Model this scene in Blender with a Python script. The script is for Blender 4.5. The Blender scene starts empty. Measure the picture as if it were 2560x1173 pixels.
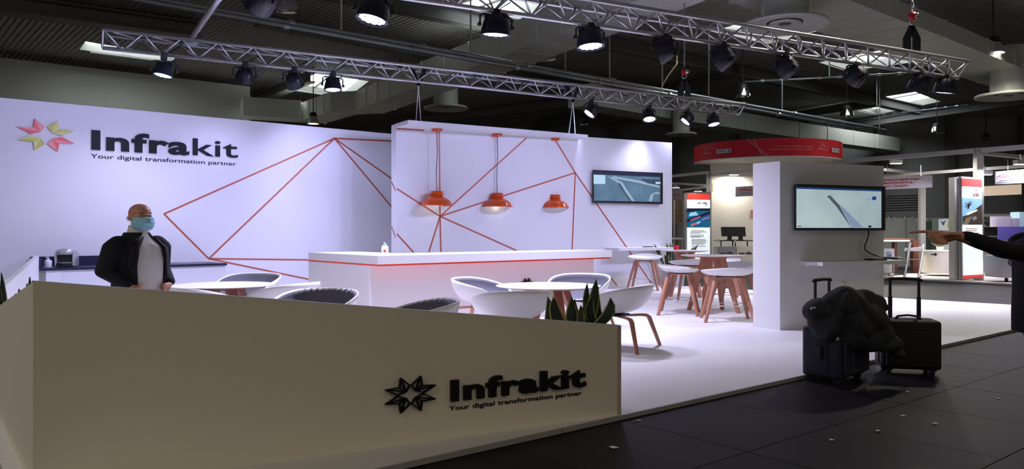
import bpy, bmesh, math, random
from mathutils import Vector, Matrix, noise
random.seed(7)
SC = bpy.context.scene
COL = SC.collection
PI = math.pi
# ---------------------------------------------------------------- camera
F, CX, HY, EYE = 1950.0, 1280.0, 575.0, 1.5          # focal length in px, centre column, horizon row, eye height
cam_d = bpy.data.cameras.new('camera'); cam = bpy.data.objects.new('camera', cam_d); COL.objects.link(cam)
cam.location = (0, 0, EYE); cam.rotation_euler = (PI/2, 0, 0)
cam_d.sensor_width = 36; cam_d.lens = 36*F/2560; cam_d.shift_y = -(586.5-HY)/2560
cam_d.clip_start = 0.05; cam_d.clip_end = 500
SC.camera = cam
# ---------------------------------------------------------------- world, exposure
w = bpy.data.worlds.new('hall_ambient'); SC.world = w; w.use_nodes = True
w.node_tree.nodes['Background'].inputs[0].default_value = (1.0, 0.93, 0.80, 1)
w.node_tree.nodes['Background'].inputs[1].default_value = 0.205
SC.view_settings.view_transform = 'Standard'; SC.view_settings.look = 'None'
SC.view_settings.exposure = 0.0; SC.view_settings.gamma = 1.0; SC.view_settings.use_curve_mapping = False
WASH = (0.52, 0.52, 1.0)          # colour of the booth's LED wash lights
# ---------------------------------------------------------------- geometry helpers
def W(px, py, z):
    t = (EYE-z)*F/(py-HY); return Vector(((px-CX)/F*t, t, z))
def D(px, py, y):
    return Vector(((px-CX)/F*y, y, EYE-(py-HY)/F*y))
def hit(px, py, p0, n):           # view ray against an upright plane through p0 with normal n
    d = Vector(((px-CX)/F, 1, -(py-HY)/F)); o = Vector((0, 0, EYE))
    return o + d*((p0-o).dot(n)/d.dot(n))
U1 = Vector((0.766, 0.643, 0)); V1 = Vector((-0.643, 0.766, 0))      # hall / platform directions
S = 1.6                           # plan proportion of the furniture in this place
def srgb(r, g, b):
    f = lambda c: (c/12.92 if c <= .04045 else ((c+.055)/1.055)**2.4)
    return (f(r/255), f(g/255), f(b/255))
MATS = {}
def mat(name, col, rough=.5, metal=0, emit=0, vary=.06, scale=6, bump=0, spec=.5, ecol=None, trans=0, bscale=None):
    if name in MATS: return MATS[name]
    m = bpy.data.materials.new(name); m.use_nodes = True; MATS[name] = m
    nt = m.node_tree; b = nt.nodes['Principled BSDF']
    b.inputs['Roughness'].default_value = rough; b.inputs['Metallic'].default_value = metal
    b.inputs['Specular IOR Level'].default_value = spec
    if trans: b.inputs['Transmission Weight'].default_value = trans
    tc = nt.nodes.new('ShaderNodeTexCoord'); nz = nt.nodes.new('ShaderNodeTexNoise')
    nz.inputs['Scale'].default_value = scale; nz.inputs['Detail'].default_value = 4
    nt.links.new(tc.outputs['Object'], nz.inputs['Vector'])
    rp = nt.nodes.new('ShaderNodeValToRGB')
    rp.color_ramp.elements[0].color = tuple(max(0, c*(1-vary)) for c in col)+(1,)
    rp.color_ramp.elements[1].color = tuple(min(1, c*(1+vary)) for c in col)+(1,)
    nt.links.new(nz.outputs['Fac'], rp.inputs['Fac']); nt.links.new(rp.outputs['Color'], b.inputs['Base Color'])
    if emit:
        b.inputs['Emission Color'].default_value = tuple(ecol or col)+(1,); b.inputs['Emission Strength'].default_value = emit
    if bump:
        n2 = nt.nodes.new('ShaderNodeTexNoise'); n2.inputs['Scale'].default_value = bscale or scale*4; n2.inputs['Detail'].default_value = 6
        nt.links.new(tc.outputs['Object'], n2.inputs['Vector'])
        bp = nt.nodes.new('ShaderNodeBump'); bp.inputs['Strength'].default_value = bump; bp.inputs['Distance'].default_value = .02
        nt.links.new(n2.outputs['Fac'], bp.inputs['Height']); nt.links.new(bp.outputs['Normal'], b.inputs['Normal'])
    return m
class MB:
    def __init__(s): s.v = []; s.f = []; s.m = []
    def add(s, vs, fs, mi=0):
        o = len(s.v); s.v += [Vector(q) for q in vs]
        for f in fs: s.f.append([i+o for i in f]); s.m.append(mi)
        return s
    def box(s, c, size, rz=0, mi=0, M=None):
        x, y, z = [q/2 for q in size]; c = Vector(c)
        R = M or Matrix.Rotation(rz, 3, 'Z')
        vs = [c+R@Vector((a*x, b*y, d*z)) for a in (-1, 1) for b in (-1, 1) for d in (-1, 1)]
        return s.add(vs, [(0,1,3,2),(4,6,7,5),(0,4,5,1),(2,3,7,6),(0,2,6,4),(1,5,7,3)], mi)
    def bevbox(s, c, size, b=.02, rz=0, mi=0):
        bm = bmesh.new(); bmesh.ops.create_cube(bm, size=1)
        for v in bm.verts: v.co = Vector((v.co.x*size[0], v.co.y*size[1], v.co.z*size[2]))
        bmesh.ops.bevel(bm, geom=bm.edges[:], offset=b, segments=3, profile=.6, affect='EDGES')
        R = Matrix.Rotation(rz, 3, 'Z'); c = Vector(c); bm.verts.index_update()
        s.add([c+R@v.co for v in bm.verts], [[v.index for v in f.verts] for f in bm.faces], mi); bm.free(); return s
    def prism(s, poly, ext, mi=0):            # polygon (list of 3D points) extruded by vector
        poly = [Vector(p) for p in poly]; e = Vector(ext); n = len(poly)
        vs = poly+[p+e for p in poly]
        fs = [list(range(n))[::-1], list(range(n, 2*n))]+[(i, (i+1) % n, (i+1) % n+n, i+n) for i in range(n)]
        return s.add(vs, fs, mi)
    def tube(s, pts, r, n=8, mi=0, cap=True):
        pts = [Vector(p) for p in pts]; k = len(pts); rs = r if isinstance(r, (list, tuple)) else [r]*k
        rings = []; ref = None
        for i, p in enumerate(pts):
            t = (pts[min(i+1, k-1)]-pts[max(i-1, 0)]).normalized()
            if ref is None:
                ref = t.cross(Vector((0, 0, 1)) if abs(t.z) < .9 else Vector((1, 0, 0))).normalized()
            a = (ref-t*ref.dot(t)).normalized(); ref = a; b = t.cross(a)
            rings.append([p+(a*math.cos(2*PI*j/n)+b*math.sin(2*PI*j/n))*rs[i] for j in range(n)])
        vs = [q for g in rings for q in g]
        fs = [(i*n+j, i*n+(j+1) % n, (i+1)*n+(j+1) % n, (i+1)*n+j) for i in range(k-1) for j in range(n)]
        if cap: fs += [list(range(n))[::-1], list(range((k-1)*n, k*n))]
        return s.add(vs, fs, mi)
    def lathe(s, prof, n=24, c=(0, 0, 0), M=None, mi=0):   # profile of (r, z)
        c = Vector(c); vs = []; fs = []
        for r, z in prof:
            for j in range(n):
                q = Vector((r*math.cos(2*PI*j/n), r*math.sin(2*PI*j/n), z)); vs.append(c+(M@q if M else q))
        for i in range(len(prof)-1):
            for j in range(n): fs.append((i*n+j, i*n+(j+1) % n, (i+1)*n+(j+1) % n, (i+1)*n+j))
        return s.add(vs, fs, mi)
    def ball(s, c, r, M=None, mi=0, seg=12, rg=8):
        r = r if isinstance(r, (tuple, list)) else (r, r, r); c = Vector(c); vs = []; fs = []
        for i in range(rg+1):
            th = PI*i/rg
            for j in range(seg):
                q = Vector((r[0]*math.sin(th)*math.cos(2*PI*j/seg), r[1]*math.sin(th)*math.sin(2*PI*j/seg), r[2]*math.cos(th)))
                vs.append(c+(M@q if M else q))
        for i in range(rg):
            for j in range(seg): fs.append((i*seg+j, (i+1)*seg+j, (i+1)*seg+(j+1) % seg, i*seg+(j+1) % seg))
        return s.add(vs, fs, mi)
    def grid(s, fn, nu, nv, mi=0):
        vs = [fn(i/nu, j/nv) for i in range(nu+1) for j in range(nv+1)]
        fs = [(i*(nv+1)+j, (i+1)*(nv+1)+j, (i+1)*(nv+1)+j+1, i*(nv+1)+j+1) for i in range(nu) for j in range(nv)]
        return s.add(vs, fs, mi)
    def mesh(s, name, mats, smooth=False, wide=False, clean=True):
        me = bpy.data.meshes.new(name)
        vs = [(v.x*S, v.y*S, v.z) if wide else tuple(v) for v in s.v]
        me.from_pydata(vs, [], s.f); 
        for mm in (mats if isinstance(mats, (list, tuple)) else [mats]): me.materials.append(mm)
        for p, mi in zip(me.polygons, s.m): p.material_index = mi; p.use_smooth = bool(smooth)
        if clean:
            bm = bmesh.new(); bm.from_mesh(me); bmesh.ops.remove_doubles(bm, verts=bm.verts, dist=1e-5)
            bmesh.ops.recalc_face_normals(bm, faces=bm.faces); bm.to_mesh(me); bm.free()
        if smooth and smooth is not True: me.set_sharp_from_angle(angle=math.radians(smooth))
        me.update(); return me
def tag(o, label=None, cat=None, group=None, kind=None):
    if label: o['label'] = label
    if cat: o['category'] = cat
    if group: o['group'] = group
    if kind: o['kind'] = kind
    return o
WM = {}                                                    # world matrices of the empties
def thing(name, label, cat, loc=(0, 0, 0), rz=0, group=None, kind=None):
    o = bpy.data.objects.new(name, None); COL.objects.link(o); o.empty_display_size = .1
    o.location = loc; o.rotation_euler = (0, 0, rz)
    WM[o.name] = Matrix.Translation(loc) @ Matrix.Rotation(rz, 4, 'Z')
    return tag(o, label, cat, group, kind)
def obj(name, me, parent=None, world=False, loc=None):
    o = bpy.data.objects.new(name, me); COL.objects.link(o)
    if parent is not None:
        o.parent = parent
        if world and parent.name in WM: o.matrix_parent_inverse = WM[parent.name].inverted()
    if loc is not None: o.location = loc
    return o
def part(name, mb, mats, parent=None, world=False, smooth=False, wide=False, label=None, kind=None):
    o = obj(name, mb.mesh(name, mats, smooth, wide), parent, world)
    return tag(o, label, None, None, kind)
def struct(name, mb, mats, label=None, cat=None, smooth=False):
    o = obj(name, mb.mesh(name, mats, smooth)); return tag(o, label, cat, None, 'structure')
def dup(root, loc, rz=0, label=None, group=None):
    r = root.copy(); COL.objects.link(r); r.location = loc; r.rotation_euler = (0, 0, rz)
    if label: r['label'] = label
    if group: r['group'] = group
    for ch in list(root.children):
        c = ch.copy(); COL.objects.link(c); c.parent = r
        for g in list(ch.children):
            d = g.copy(); COL.objects.link(d); d.parent = c
    return r
def text_data(s, offset=0.0, extrude=0.0):
    cu = bpy.data.curves.new('t', 'FONT'); cu.body = s; cu.size = 1; cu.offset = offset; cu.extrude = extrude; cu.resolution_u = 4
    o = bpy.data.objects.new('t', cu); COL.objects.link(o)
    me = bpy.data.meshes.new_from_object(o)
    bpy.data.objects.remove(o); bpy.data.curves.remove(cu)
    return me
def adv(s):
    def mx(q):
        me = text_data(q); r = max(v.co.x for v in me.vertices); bpy.data.meshes.remove(me); return r
    return mx(s+'|')-mx('|')
def place_text(name, s, O, u, n, width, height, m, parent=None, offset=0.0, extrude=0.0, world=True, x0=None, natural=None):
    """flat lettering: starts at O, runs along u, faces n; natural=(xmin,xmax) of the full line when s is one letter of it"""
    me = text_data(s, offset, extrude/max(height, 1e-6)*.5)
    xs = [v.co.x for v in me.vertices]
    a, b = natural or (min(xs), max(xs)); sx = width/(b-a); z = Vector((0, 0, 1))
    for v in me.vertices:
        c = v.co.copy()
        v.co = O+u*((c.x+(x0 or 0)-a)*sx)+z*(c.y*height)+n*(c.z*height+extrude*.5+.002)
    me.materials.append(m); me.name = name; me.update()
    return obj(name, me, parent, world)
def panel(name, quad, thick, m, parent=None, n=None, world=True, label=None):   # flat board of four corners pushed out along n
    return part(name, MB().prism(quad, n*thick), m, parent, world, label=label)
def remeshed(mb, voxel, name, m, smooth_it=6, wide=True, subs=0):
    me = mb.mesh(name+'_raw', m, True, False)
    o = bpy.data.objects.new('tmp', me); COL.objects.link(o)
    r = o.modifiers.new('r', 'REMESH'); r.mode = 'VOXEL'; r.voxel_size = voxel; r.use_smooth_shade = True
    if smooth_it:
        q = o.modifiers.new('s', 'SMOOTH'); q.factor = .5; q.iterations = smooth_it
    dg = bpy.context.evaluated_depsgraph_get(); dg.update()
    out = bpy.data.meshes.new_from_object(o.evaluated_get(dg)); out.name = name
    bpy.data.objects.remove(o); bpy.data.meshes.remove(me)
    if wide:
        for v in out.vertices: v.co.x *= S; v.co.y *= S
    if not len(out.materials): out.materials.append(m)
    for p in out.polygons: p.use_smooth = True
    out.update(); return out
# ---------------------------------------------------------------- materials
M_wall = mat('white_booth_panel', (.80, .80, .82), .55, vary=.015, scale=2)
M_low = mat('white_laminate', (.82, .76, .66), .6, vary=.02, scale=3, bump=.03)
M_carpet = mat('white_platform_floor', (.82, .82, .83), .55, vary=.05, scale=1.3)
M_edge = mat('platform_edge_trim', (.40, .40, .41), .45, .2)
M_margin = mat('platform_border_board', (.68, .70, .66), .5)
M_orange = mat('orange_stripe', srgb(205, 70, 50), .5)
M_gold = mat('red_line_tape', srgb(186, 96, 72), .4, .1)
M_black = mat('black_acrylic', (.006, .006, .009), .5, spec=.25)
M_blackm = mat('matte_black', (.012, .012, .014), .6)
M_dark = mat('dark_plastic', (.02, .02, .026), .4)
M_alu = mat('aluminium', (.62, .62, .64), .3, .85)
M_alu2 = mat('aluminium_extrusion', (.5, .5, .5), .45, .6)
M_chrome = mat('chrome', (.75, .75, .77), .12, 1)
M_wood = mat('oak_leg_wood', srgb(178, 122, 98), .5, vary=.18, scale=14)
M_white = mat('white_plastic', (.82, .82, .83), .4, vary=.01)
M_top = mat('white_table_top', (.85, .85, .86), .35, vary=.01)
M_fab = mat('grey_upholstery', (.15, .15, .19), .9, vary=.15, scale=60, bump=.2)
M_pend = mat('orange_enamel', srgb(214, 84, 30), .12, vary=.08, scale=5)
M_pendin = mat('pendant_inner_white', (.85, .82, .78), .5)
M_navy = mat('dark_navy_worktop', (.012, .014, .05), .3)
M_duct = mat('galvanised_duct', (.50, .52, .47), .55, .15, vary=.08)
M_pipe = mat('galvanised_pipe', (.42, .45, .47), .35, .7)
M_beam = mat('painted_steel_beam', (.12, .117, .115), .7)
M_skin = mat('skin', srgb(214, 150, 126), .5, vary=.06, scale=20)
M_sky = mat('skylight_glazing', (1, 1, 1), .4, emit=7.0, ecol=(.93, .97, 1.0))
M_reveal = mat('skylight_reveal', (.34, .36, .33), .7)
M_led = mat('led_lens', (1, 1, 1), .3, emit=7, ecol=(.72, .70, 1.0))
M_leddim = mat('led_lens_unlit', (.03, .03, .08), .2)
M_bulb = mat('lamp_glow', (1, .95, .85), .4, emit=14, ecol=(1, .93, .80))
M_lightbox = mat('lit_banner_white', (.8, .8, .8), .4, emit=.85, ecol=(.86, .95, 1.0))
M_lred = mat('lit_banner_red', srgb(225, 60, 50), .4, emit=.75, ecol=srgb(228, 70, 62))
M_signred = mat('sign_red_print', srgb(190, 40, 55), .5)
M_signw = mat('sign_board_white', (.62, .60, .66), .5)
M_signg = mat('sign_board_grey', (.36, .36, .41), .5)
M_print = mat('dark_print', (.06, .06, .10), .5)
M_greyprint = mat('grey_print', (.3, .3, .34), .5)
M_boothw = mat('neighbour_booth_wall', (.72, .70, .64), .6)
# ---------------------------------------------------------------- hall floor: slabs with open joints
m = mat('dark_hall_floor', (.016, .0145, .018), .55, vary=.45, scale=1.4, bump=.15, spec=.12)
fl = struct('floor', MB().add([(-60, -12, -.012), (90, -12, -.012), (90, 90, -.012), (-60, 90, -.012)], [(0, 1, 2, 3)]),
            mat('hall_floor_joint', (.024, .023, .023), .6, vary=.3, scale=.7, spec=.10))
P0 = W(1553, 1037, .04); UE = (W(2545, 820, .04)-P0).normalized(); VE = Vector((-UE.y, UE.x, 0))
ts = 1.15
tm = MB().bevbox((0, 0, -.006), (ts-.007, ts-.007, .012), .0015).mesh('slab', m)
ang = math.atan2(UE.y, UE.x)
M_slab2 = mat('dark_hall_floor_warm', (.020, .0175, .019), .55, vary=.5, scale=1.1, bump=.15, spec=.12)
tm2 = tm.copy(); tm2.materials.clear(); tm2.materials.append(M_slab2)
for i in range(-7, 12):
    for j in range(-7, 1):
        c = P0+UE*((i+.5)*ts)+VE*((j-.5)*ts)
        if c.y < 2.0 or abs(c.x) > c.y*.72+1.2: continue
        o = obj('slab', tm2 if random.random() < .35 else tm, fl); o.location = (c.x, c.y, -.0005+random.uniform(-.0008, .0004)); o.rotation_euler = (0, 0, ang)
# ---------------------------------------------------------------- booth platform
LE0 = W(0, 1155, .04); LD = Vector((-1.28, 1.69, 0)).normalized()
def xing(a, d, b, e):
    t = ((b.x-a.x)*e.y-(b.y-a.y)*e.x)/(d.x*e.y-d.y*e.x); return a+d*t
FL = xing(P0, UE, LE0, LD)
BR1, BR2 = W(2545, 763, .04), W(2212, 744, .04); RD = (BR2-BR1).normalized()
FR = xing(P0, UE, BR1, RD); BRc = BR2+RD*5.6; BL = LE0+LD*13.5
plat = thing('booth_platform', 'low white exhibition platform floor under the whole stand', 'platform', (2, 10, 0), kind='structure')
top = [FL, FR, BRc, Vector((1.5, 23.5, .04)), Vector((-11, 17.5, .04)), BL]
top = [Vector((p.x, p.y, .004)) for p in top]
part('platform_deck', MB().prism(top, (0, 0, .036)), M_carpet, plat, True)
mb = MB(); n0 = FL; L = (FR-FL).length
segs = [0, .32*L*.5, .295*L, .6*L, L]
q1402 = (hit(1402, 1075, P0, VE)-FL).dot(UE); segs = [0, q1402-2.4, q1402, q1402+4.4, L]
for a, b in zip(segs[:-1], segs[1:]):
    p = FL+UE*(a+.004); q = FL+UE*(b-.004)
    part('edge_strip', MB().prism([p-VE*.02, q-VE*.02, q, p], (0, 0, -.036)), M_edge, plat, True)
part('edge_strip', MB().prism([FL-UE*.02, FL, BL, BL-UE*.02], (0, 0, -.036)), M_edge, plat, True)
# ---------------------------------------------------------------- booth walls
H = 3.85
A0, A1 = W(0, 244, H), W(980, 335, H); UA = (A1-A0).normalized(); NA = Vector((UA.y, -UA.x, 0))
a, b = A0-UA*4.0, A1+UA*.35
wb = struct('wall_back', MB().prism([a-Vector((0, 0, H-.04)), b-Vector((0, 0, H-.04)), b, a], -NA*.12), M_wall)
B0, B1 = W(990, 310, H), W(1680, 357, H); UB = (B1-B0).normalized(); NB = Vector((UB.y, -UB.x, 0))
dz = Vector((0, 0, H-.04))
wc = struct('wall_center', MB().prism([B0-dz, B1-dz, B1, B0], -NB*.30), M_wall)
def line_on(pts, p0, n, u, wid, parent, m=M_gold):       # flat tape lines on a wall from pixel to pixel
    for (x0, y0), (x1, y1) in pts:
        p, q = hit(x0, y0, p0, n), hit(x1, y1, p0, n); d = (q-p).normalized(); s = n.cross(d).normalized()*wid/2
        part('line', MB().prism([p-s, q-s, q+s, p+s], n*.004), m, parent, True)
PK = (836, 346)
line_on([(PK, (410, 535)), ((410, 535), (522, 647)), (PK, (522, 647)), (PK, (981, 353)), (PK, (981, 448)), (PK, (981, 520)),
         ((522, 647), (774, 650)), ((522, 647), (774, 699))], A0, NA, UA, .035, wb)
ND = (1100, 541); NE = (1438, 432)
line_on([((992, 472), ND), ((992, 585), (1034, 631)), (ND, (1098, 325)), (ND, (1316, 345)), (ND, NE), (ND, (1072, 630)), (ND, (1102, 630)),
         (ND, (1292, 627)), (NE, (1386, 347)), (NE, (1430, 626)), (NE, (1630, 711)), ((992, 321), (1060, 326)), ((1526, 693), (1542, 714))], B0, NB, UB, .035, wc)
# end face of the centre wall, two short bits of line wrap round it
NE_ = -UB; 
for (z0, z1) in ((2.60, 2.40), (1.60, 1.36)):
    p = B0-NB*.02-UB*.003; q = B0-NB*.28-UB*.003
    part('line', MB().prism([Vector((q.x, q.y, z0+.0)), Vector((q.x, q.y, z0-.05)), Vector((p.x, p.y, z1-.05)), Vector((p.x, p.y, z1))], -UB*.004), M_gold, wc, True)
# canopy slab over the bar
C0, C1 = W(1020, 300, H), W(1470, 337, H); UC = (C1-C0).normalized(); NC = Vector((UC.y, -UC.x, 0))
can = thing('canopy_shelf', 'white canopy slab projecting from the centre wall above the pendant lamps', 'canopy', (C0+C1)/2-Vector((0, 0, .08)))
Bc1 = xing(C1, -NC, B0, UB); Bc0 = xing(C0, -NC, B0, UB)
Bc0 = B0-UB*.02
part('slab_board', MB().prism([C0, C1, Bc1, Bc0], (0, 0, -.085)), M_wall, can, True)
# ---------------------------------------------------------------- logo star
def star_pts():
    P = lambda a, r: (r*math.cos(math.radians(a)), r*math.sin(math.radians(a)))
    out = []
    for k in range(4):
        a = 135-90*k
        out.append(dict(S1=P(a+41, .50), P1=P(a+23, 1.0), V=P(a, .60), P2=P(a-23, 1.0), S2=P(a-41, .50), A=P(a, .26)))
    return out
def star_sign(parent, O, u, n, rw, rh, colours=None, bar=.0, depth=.02, m=M_black):
    z = Vector((0, 0, 1)); tp = lambda q: O+u*(q[0]*rw)+z*(q[1]*rh)+n*.012
    for k, s in enumerate(star_pts()):
        if colours:
            pet = None
            for j, tri in enumerate((('A', 'S1', 'P1'), ('A', 'P1', 'V'), ('A', 'V', 'P2'), ('A', 'P2', 'S2'))):
                part('petal_facet', MB().prism([tp(s[q]) for q in tri], n*depth), colours[k % 2][j % 2], parent, True)
        else:
            mb = MB()
            for e in (('S1', 'P1'), ('P1', 'V'), ('V', 'P2'), ('P2', 'S2'), ('S2', 'A'), ('A', 'S1'), ('A', 'P1'), ('A', 'V'), ('A', 'P2')):
                p, q = Vector(s[e[0]]+(0,)), Vector(s[e[1]]+(0,)); d = (q-p).normalized(); t = Vector((-d.y, d.x, 0))*bar
                p = p-d*bar*.6; q = q+d*bar*.6
                mb.prism([tp(p-t), tp(q-t), tp(q+t), tp(p+t)], n*depth)
            part('star_petal', mb, m, parent, True)
def logo_words(parent, p0, n, u, x0, x1, yb0, cap0, tx0, tx1, tyb, tcap, split=5, depth=.03, m=M_black):
    word = 'Infrakit'; O = hit(x0, yb0, p0, n); E = hit(x1, yb0, p0, n); wid = (E-O).dot(u)
    hgt = (yb0-cap0)/F*O.y/.72
    xs = []; x = 0
    tot = []
    for i, ch in enumerate(word):
        wch = adv(ch)+(.045 if i < split else .02); tot.append(x); x += wch
    nat = (tot[0]+.06, x-.03)
    for i, ch in enumerate(word):
        place_text('letter', ch, O, u, n, wid, hgt, m, parent, .034 if i < split else .008, depth, True, tot[i]+.02, nat)
    O2 = hit(tx0, tyb, p0, n); E2 = hit(tx1, tyb, p0, n)
    line = 'Your digital transformation partner'; full = adv(line); x = 0
    for wd_ in line.split(' '):
        place_text('tagline_word', wd_, O2, u, n, (E2-O2).dot(u), tcap/F*O2.y/.72, m, parent, .004, .006, True, x, (0, full)); x += adv(wd_+' ')
R_, Y_ = [mat('logo_red', srgb(228, 72, 66), .4), mat('logo_pale_red', srgb(240, 140, 130), .4)], [mat('logo_lime', srgb(190, 190, 30), .4), mat('logo_pale_lime', srgb(212, 212, 120), .4)]
c = hit(115, 339, A0, NA)
sg = thing('wall_logo', 'colourful red and lime star with black company lettering on the back wall', 'sign', c)
cl = hit(38, 339, A0, NA); cr = hit(192, 339, A0, NA)
star_sign(sg, c, UA, NA, (cr-cl).dot(UA)*.5*1.0, 42.5/F*c.y*1.0, [R_, Y_])
logo_words(sg, A0, NA, UA, 228, 590, 372, 325, 227, 590, 395, 11)
# ---------------------------------------------------------------- low front wall (planter front)
K = Vector((-2.628, 4.28, .04)); KR = Vector((.8637, 6.169, .04)); UK = (KR-K).normalized(); NK = Vector((UK.y, -UK.x, 0))
lw = thing('low_wall', 'low white front wall with slanted top edge carrying the black company logo', 'partition', (K+KR)/2)
z = lambda p, q: Vector((p.x, p.y, q))
part('front_panel', MB().prism([K, KR, z(KR, .74), z(K, 1.215)], -NK*.05), M_low, lw, True)
part('top_cap', MB().prism([z(K, 1.2155), z(KR, .7405), z(KR, .745), z(K, 1.22)], -NK*.05), M_white, lw, True)
RL = Vector((-1.30, 1.69, 0)); Kb = K+RL*1.6; NR = Vector((-1.69, -1.30, 0)).normalized()
part('side_panel', MB().prism([K-NR*.0, Kb, z(Kb, .74), z(K, 1.215)], -NR*.05), M_low, lw, True)
part('end_panel', MB().prism([KR, KR-NK*.45, z(KR-NK*.45, .60), z(KR, .74)], -UK*.04), M_low, lw, True)
part('inner_panel', MB().prism([KR-NK*.45, K-NK*.45+UK*.6, z(K-NK*.45+UK*.6, .55), z(KR-NK*.45, .55)], -NK*.04), M_low, lw, True)
lg = thing('low_wall_logo', 'black outlined star and company lettering on the low front wall', 'sign', hit(1024, 985, K, NK))
c = hit(1024, 985, K, NK); cl = hit(958, 985, K, NK); cr = hit(1090, 985, K, NK)
star_sign(lg, c, UK, NK, (cr-cl).dot(UK)*.5, 46/F*c.y, None, .030, .02)
logo_words(lg, K, NK, UK, 1124, 1457, 1001, 950, 1122, 1453, 1027, 12, split=8)
c = hit(-22, 990, K, NR); UR = -RL.normalized()
l2 = thing('side_logo', 'black outlined star on the side of the low wall, cut by the left picture edge', 'sign', c)
star_sign(l2, c, UR, NR, .30, .135, None, .045, .02)
# ---------------------------------------------------------------- pillar with television
pc = W(1950, 826, .04); pr = Vector((5.81, 12.19, .04)); UP = (pr-pc).normalized(); NP = Vector((UP.y, -UP.x, 0))
pv = Vector((-.26, .43, 0)); HP = Vector((0, 0, 2.46))
pil = struct('wall_pillar', MB().prism([pc, pr, pr+pv, pc+pv], HP), M_wall, 'freestanding white wall block carrying the bright television')
def board_on(name, x0, x1, ytop, ybot, p0, n, u, off, thick, m, parent, ycol=None):
    q0 = p0+n*off; c = ycol or (x0+x1)/2
    a, b = hit(x0, HY, q0, n), hit(x1, HY, q0, n); mid = hit(c, HY, q0, n)
    z1, z0 = EYE-(ytop-HY)/F*mid.y, EYE-(ybot-HY)/F*mid.y
    mb = MB().prism([z(a, z0), z(b, z0), z(b, z1), z(a, z1)], n*thick)
    return part(name, mb, m, parent, True)
def tv(name, label, x0, x1, y0, y1, p0, n, u, scr):
    c = hit((x0+x1)/2, (y0+y1)/2, p0, n)
    t = thing(name, label, 'television', c)
    board_on('wall_bracket', (x0*3+x1)/4, (x0+3*x1)/4, y0+25, y1-25, p0, n, u, .0, .06, M_blackm, t)
    board_on('housing', x0, x1, y0, y1, p0, n, u, .06, .07, M_dark, t)
    s = board_on('screen', scr[0], scr[1], scr[2], scr[3], p0, n, u, .13, .003, scr[4], t)
    return t
nt_screen = mat('terrain_view_screen', srgb(70, 98, 112), .35, emit=.55, ecol=srgb(66, 92, 106), vary=.5, scale=3)
def screen_emission(m, c0, c1, scale, strength, detail=8):
    nt = m.node_tree; b = nt.nodes['Principled BSDF']; tc = nt.nodes.new('ShaderNodeTexCoord'); nz = nt.nodes.new('ShaderNodeTexNoise')
    nz.inputs['Scale'].default_value = scale; nz.inputs['Detail'].default_value = detail; r = nt.nodes.new('ShaderNodeValToRGB')
    r.color_ramp.elements[0].color = c0+(1,); r.color_ramp.elements[1].color = c1+(1,); r.color_ramp.elements[0].position = .3; r.color_ramp.elements[1].position = .7
    nt.links.new(tc.outputs['Object'], nz.inputs['Vector']); nt.links.new(nz.outputs['Fac'], r.inputs['Fac'])
    nt.links.new(r.outputs['Color'], b.inputs['Emission Color']); b.inputs['Emission Strength'].default_value = strength
screen_emission(nt_screen, srgb(62, 84, 98), srgb(92, 120, 132), 2.2, .75)
def scr_poly(name, pts, p0, n, off, m, parent):
    q = p0+n*off; return part(name, MB().prism([hit(x, y, q, n) for x, y in pts], n*.002), m, parent, True)
M_s_dark = mat('screen_dark_blue', srgb(22, 34, 58), .4, emit=.6, ecol=srgb(22, 34, 58))
M_s_light = mat('screen_pale_panel', srgb(160, 190, 190), .4, emit=.8, ecol=srgb(150, 180, 182))
M_s_road = mat('screen_road_grey', srgb(120, 140, 148), .4, emit=.8, ecol=srgb(128, 150, 158))
M_s_shadow = mat('screen_road_shadow', srgb(48, 64, 78), .4, emit=.7, ecol=srgb(46, 62, 76))
t1 = tv('wall_television', 'television with dark aerial terrain view hung on the centre wall', 1481, 1653, 429, 509, B0, NB, UB, (1485, 1650, 435.5, 503.5, nt_screen))
o1 = .134
scr_poly('menu_bar', [(1484, 430), (1651, 438), (1651, 443), (1484, 436)], B0, NB, o1, M_s_dark, t1)
scr_poly('map_inset', [(1484, 437), (1513, 438), (1513, 460), (1484, 460)], B0, NB, o1, M_s_light, t1)
scr_poly('road', [(1517, 440), (1535, 446), (1556, 456), (1570, 478), (1587, 503), (1580, 503), (1563, 480), (1549, 459), (1530, 449)], B0, NB, o1+.001, M_s_road, t1)
scr_poly('road_shadow', [(1550, 458), (1563, 480), (1577, 503), (1574, 503), (1558, 478), (1546, 459)], B0, NB, o1+.002, M_s_shadow, t1)
scr_poly('road', [(1530, 440), (1600, 452), (1650, 465), (1650, 470), (1595, 457), (1530, 445)], B0, NB, o1, M_s_road, t1)
scr_poly('field', [(1600, 447), (1649, 449), (1649, 462), (1620, 460)], B0, NB, o1, M_s_shadow, t1)
scr_poly('stream', [(1622, 503), (1626, 487), (1640, 480), (1650, 482), (1650, 485), (1634, 486), (1630, 503)], B0, NB, o1, M_s_road, t1)
scr_poly('side_tag', [(1639, 455), (1651, 455), (1651, 460), (1639, 460)], B0, NB, o1+.002, M_s_light, t1)
M_scr2 = mat('cloudy_view_screen', srgb(150, 172, 180), .3, emit=.8); screen_emission(M_scr2, srgb(140, 162, 175), srgb(186, 203, 206), 1.1, .78, 3)
t2 = tv('pillar_television', 'large television with pale road model on screen on the pillar', 1985, 2204, 464, 576, pc, NP, UP, (1991, 2203, 473.5, 570, M_scr2))
scr_poly('menu_bar', [(1990, 467), (2203, 475), (2203, 479), (1990, 472)], pc, NP, o1, mat('screen_blue_bar', srgb(30, 70, 120), .4, emit=.6, ecol=srgb(30, 70, 125)), t2)
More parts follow.
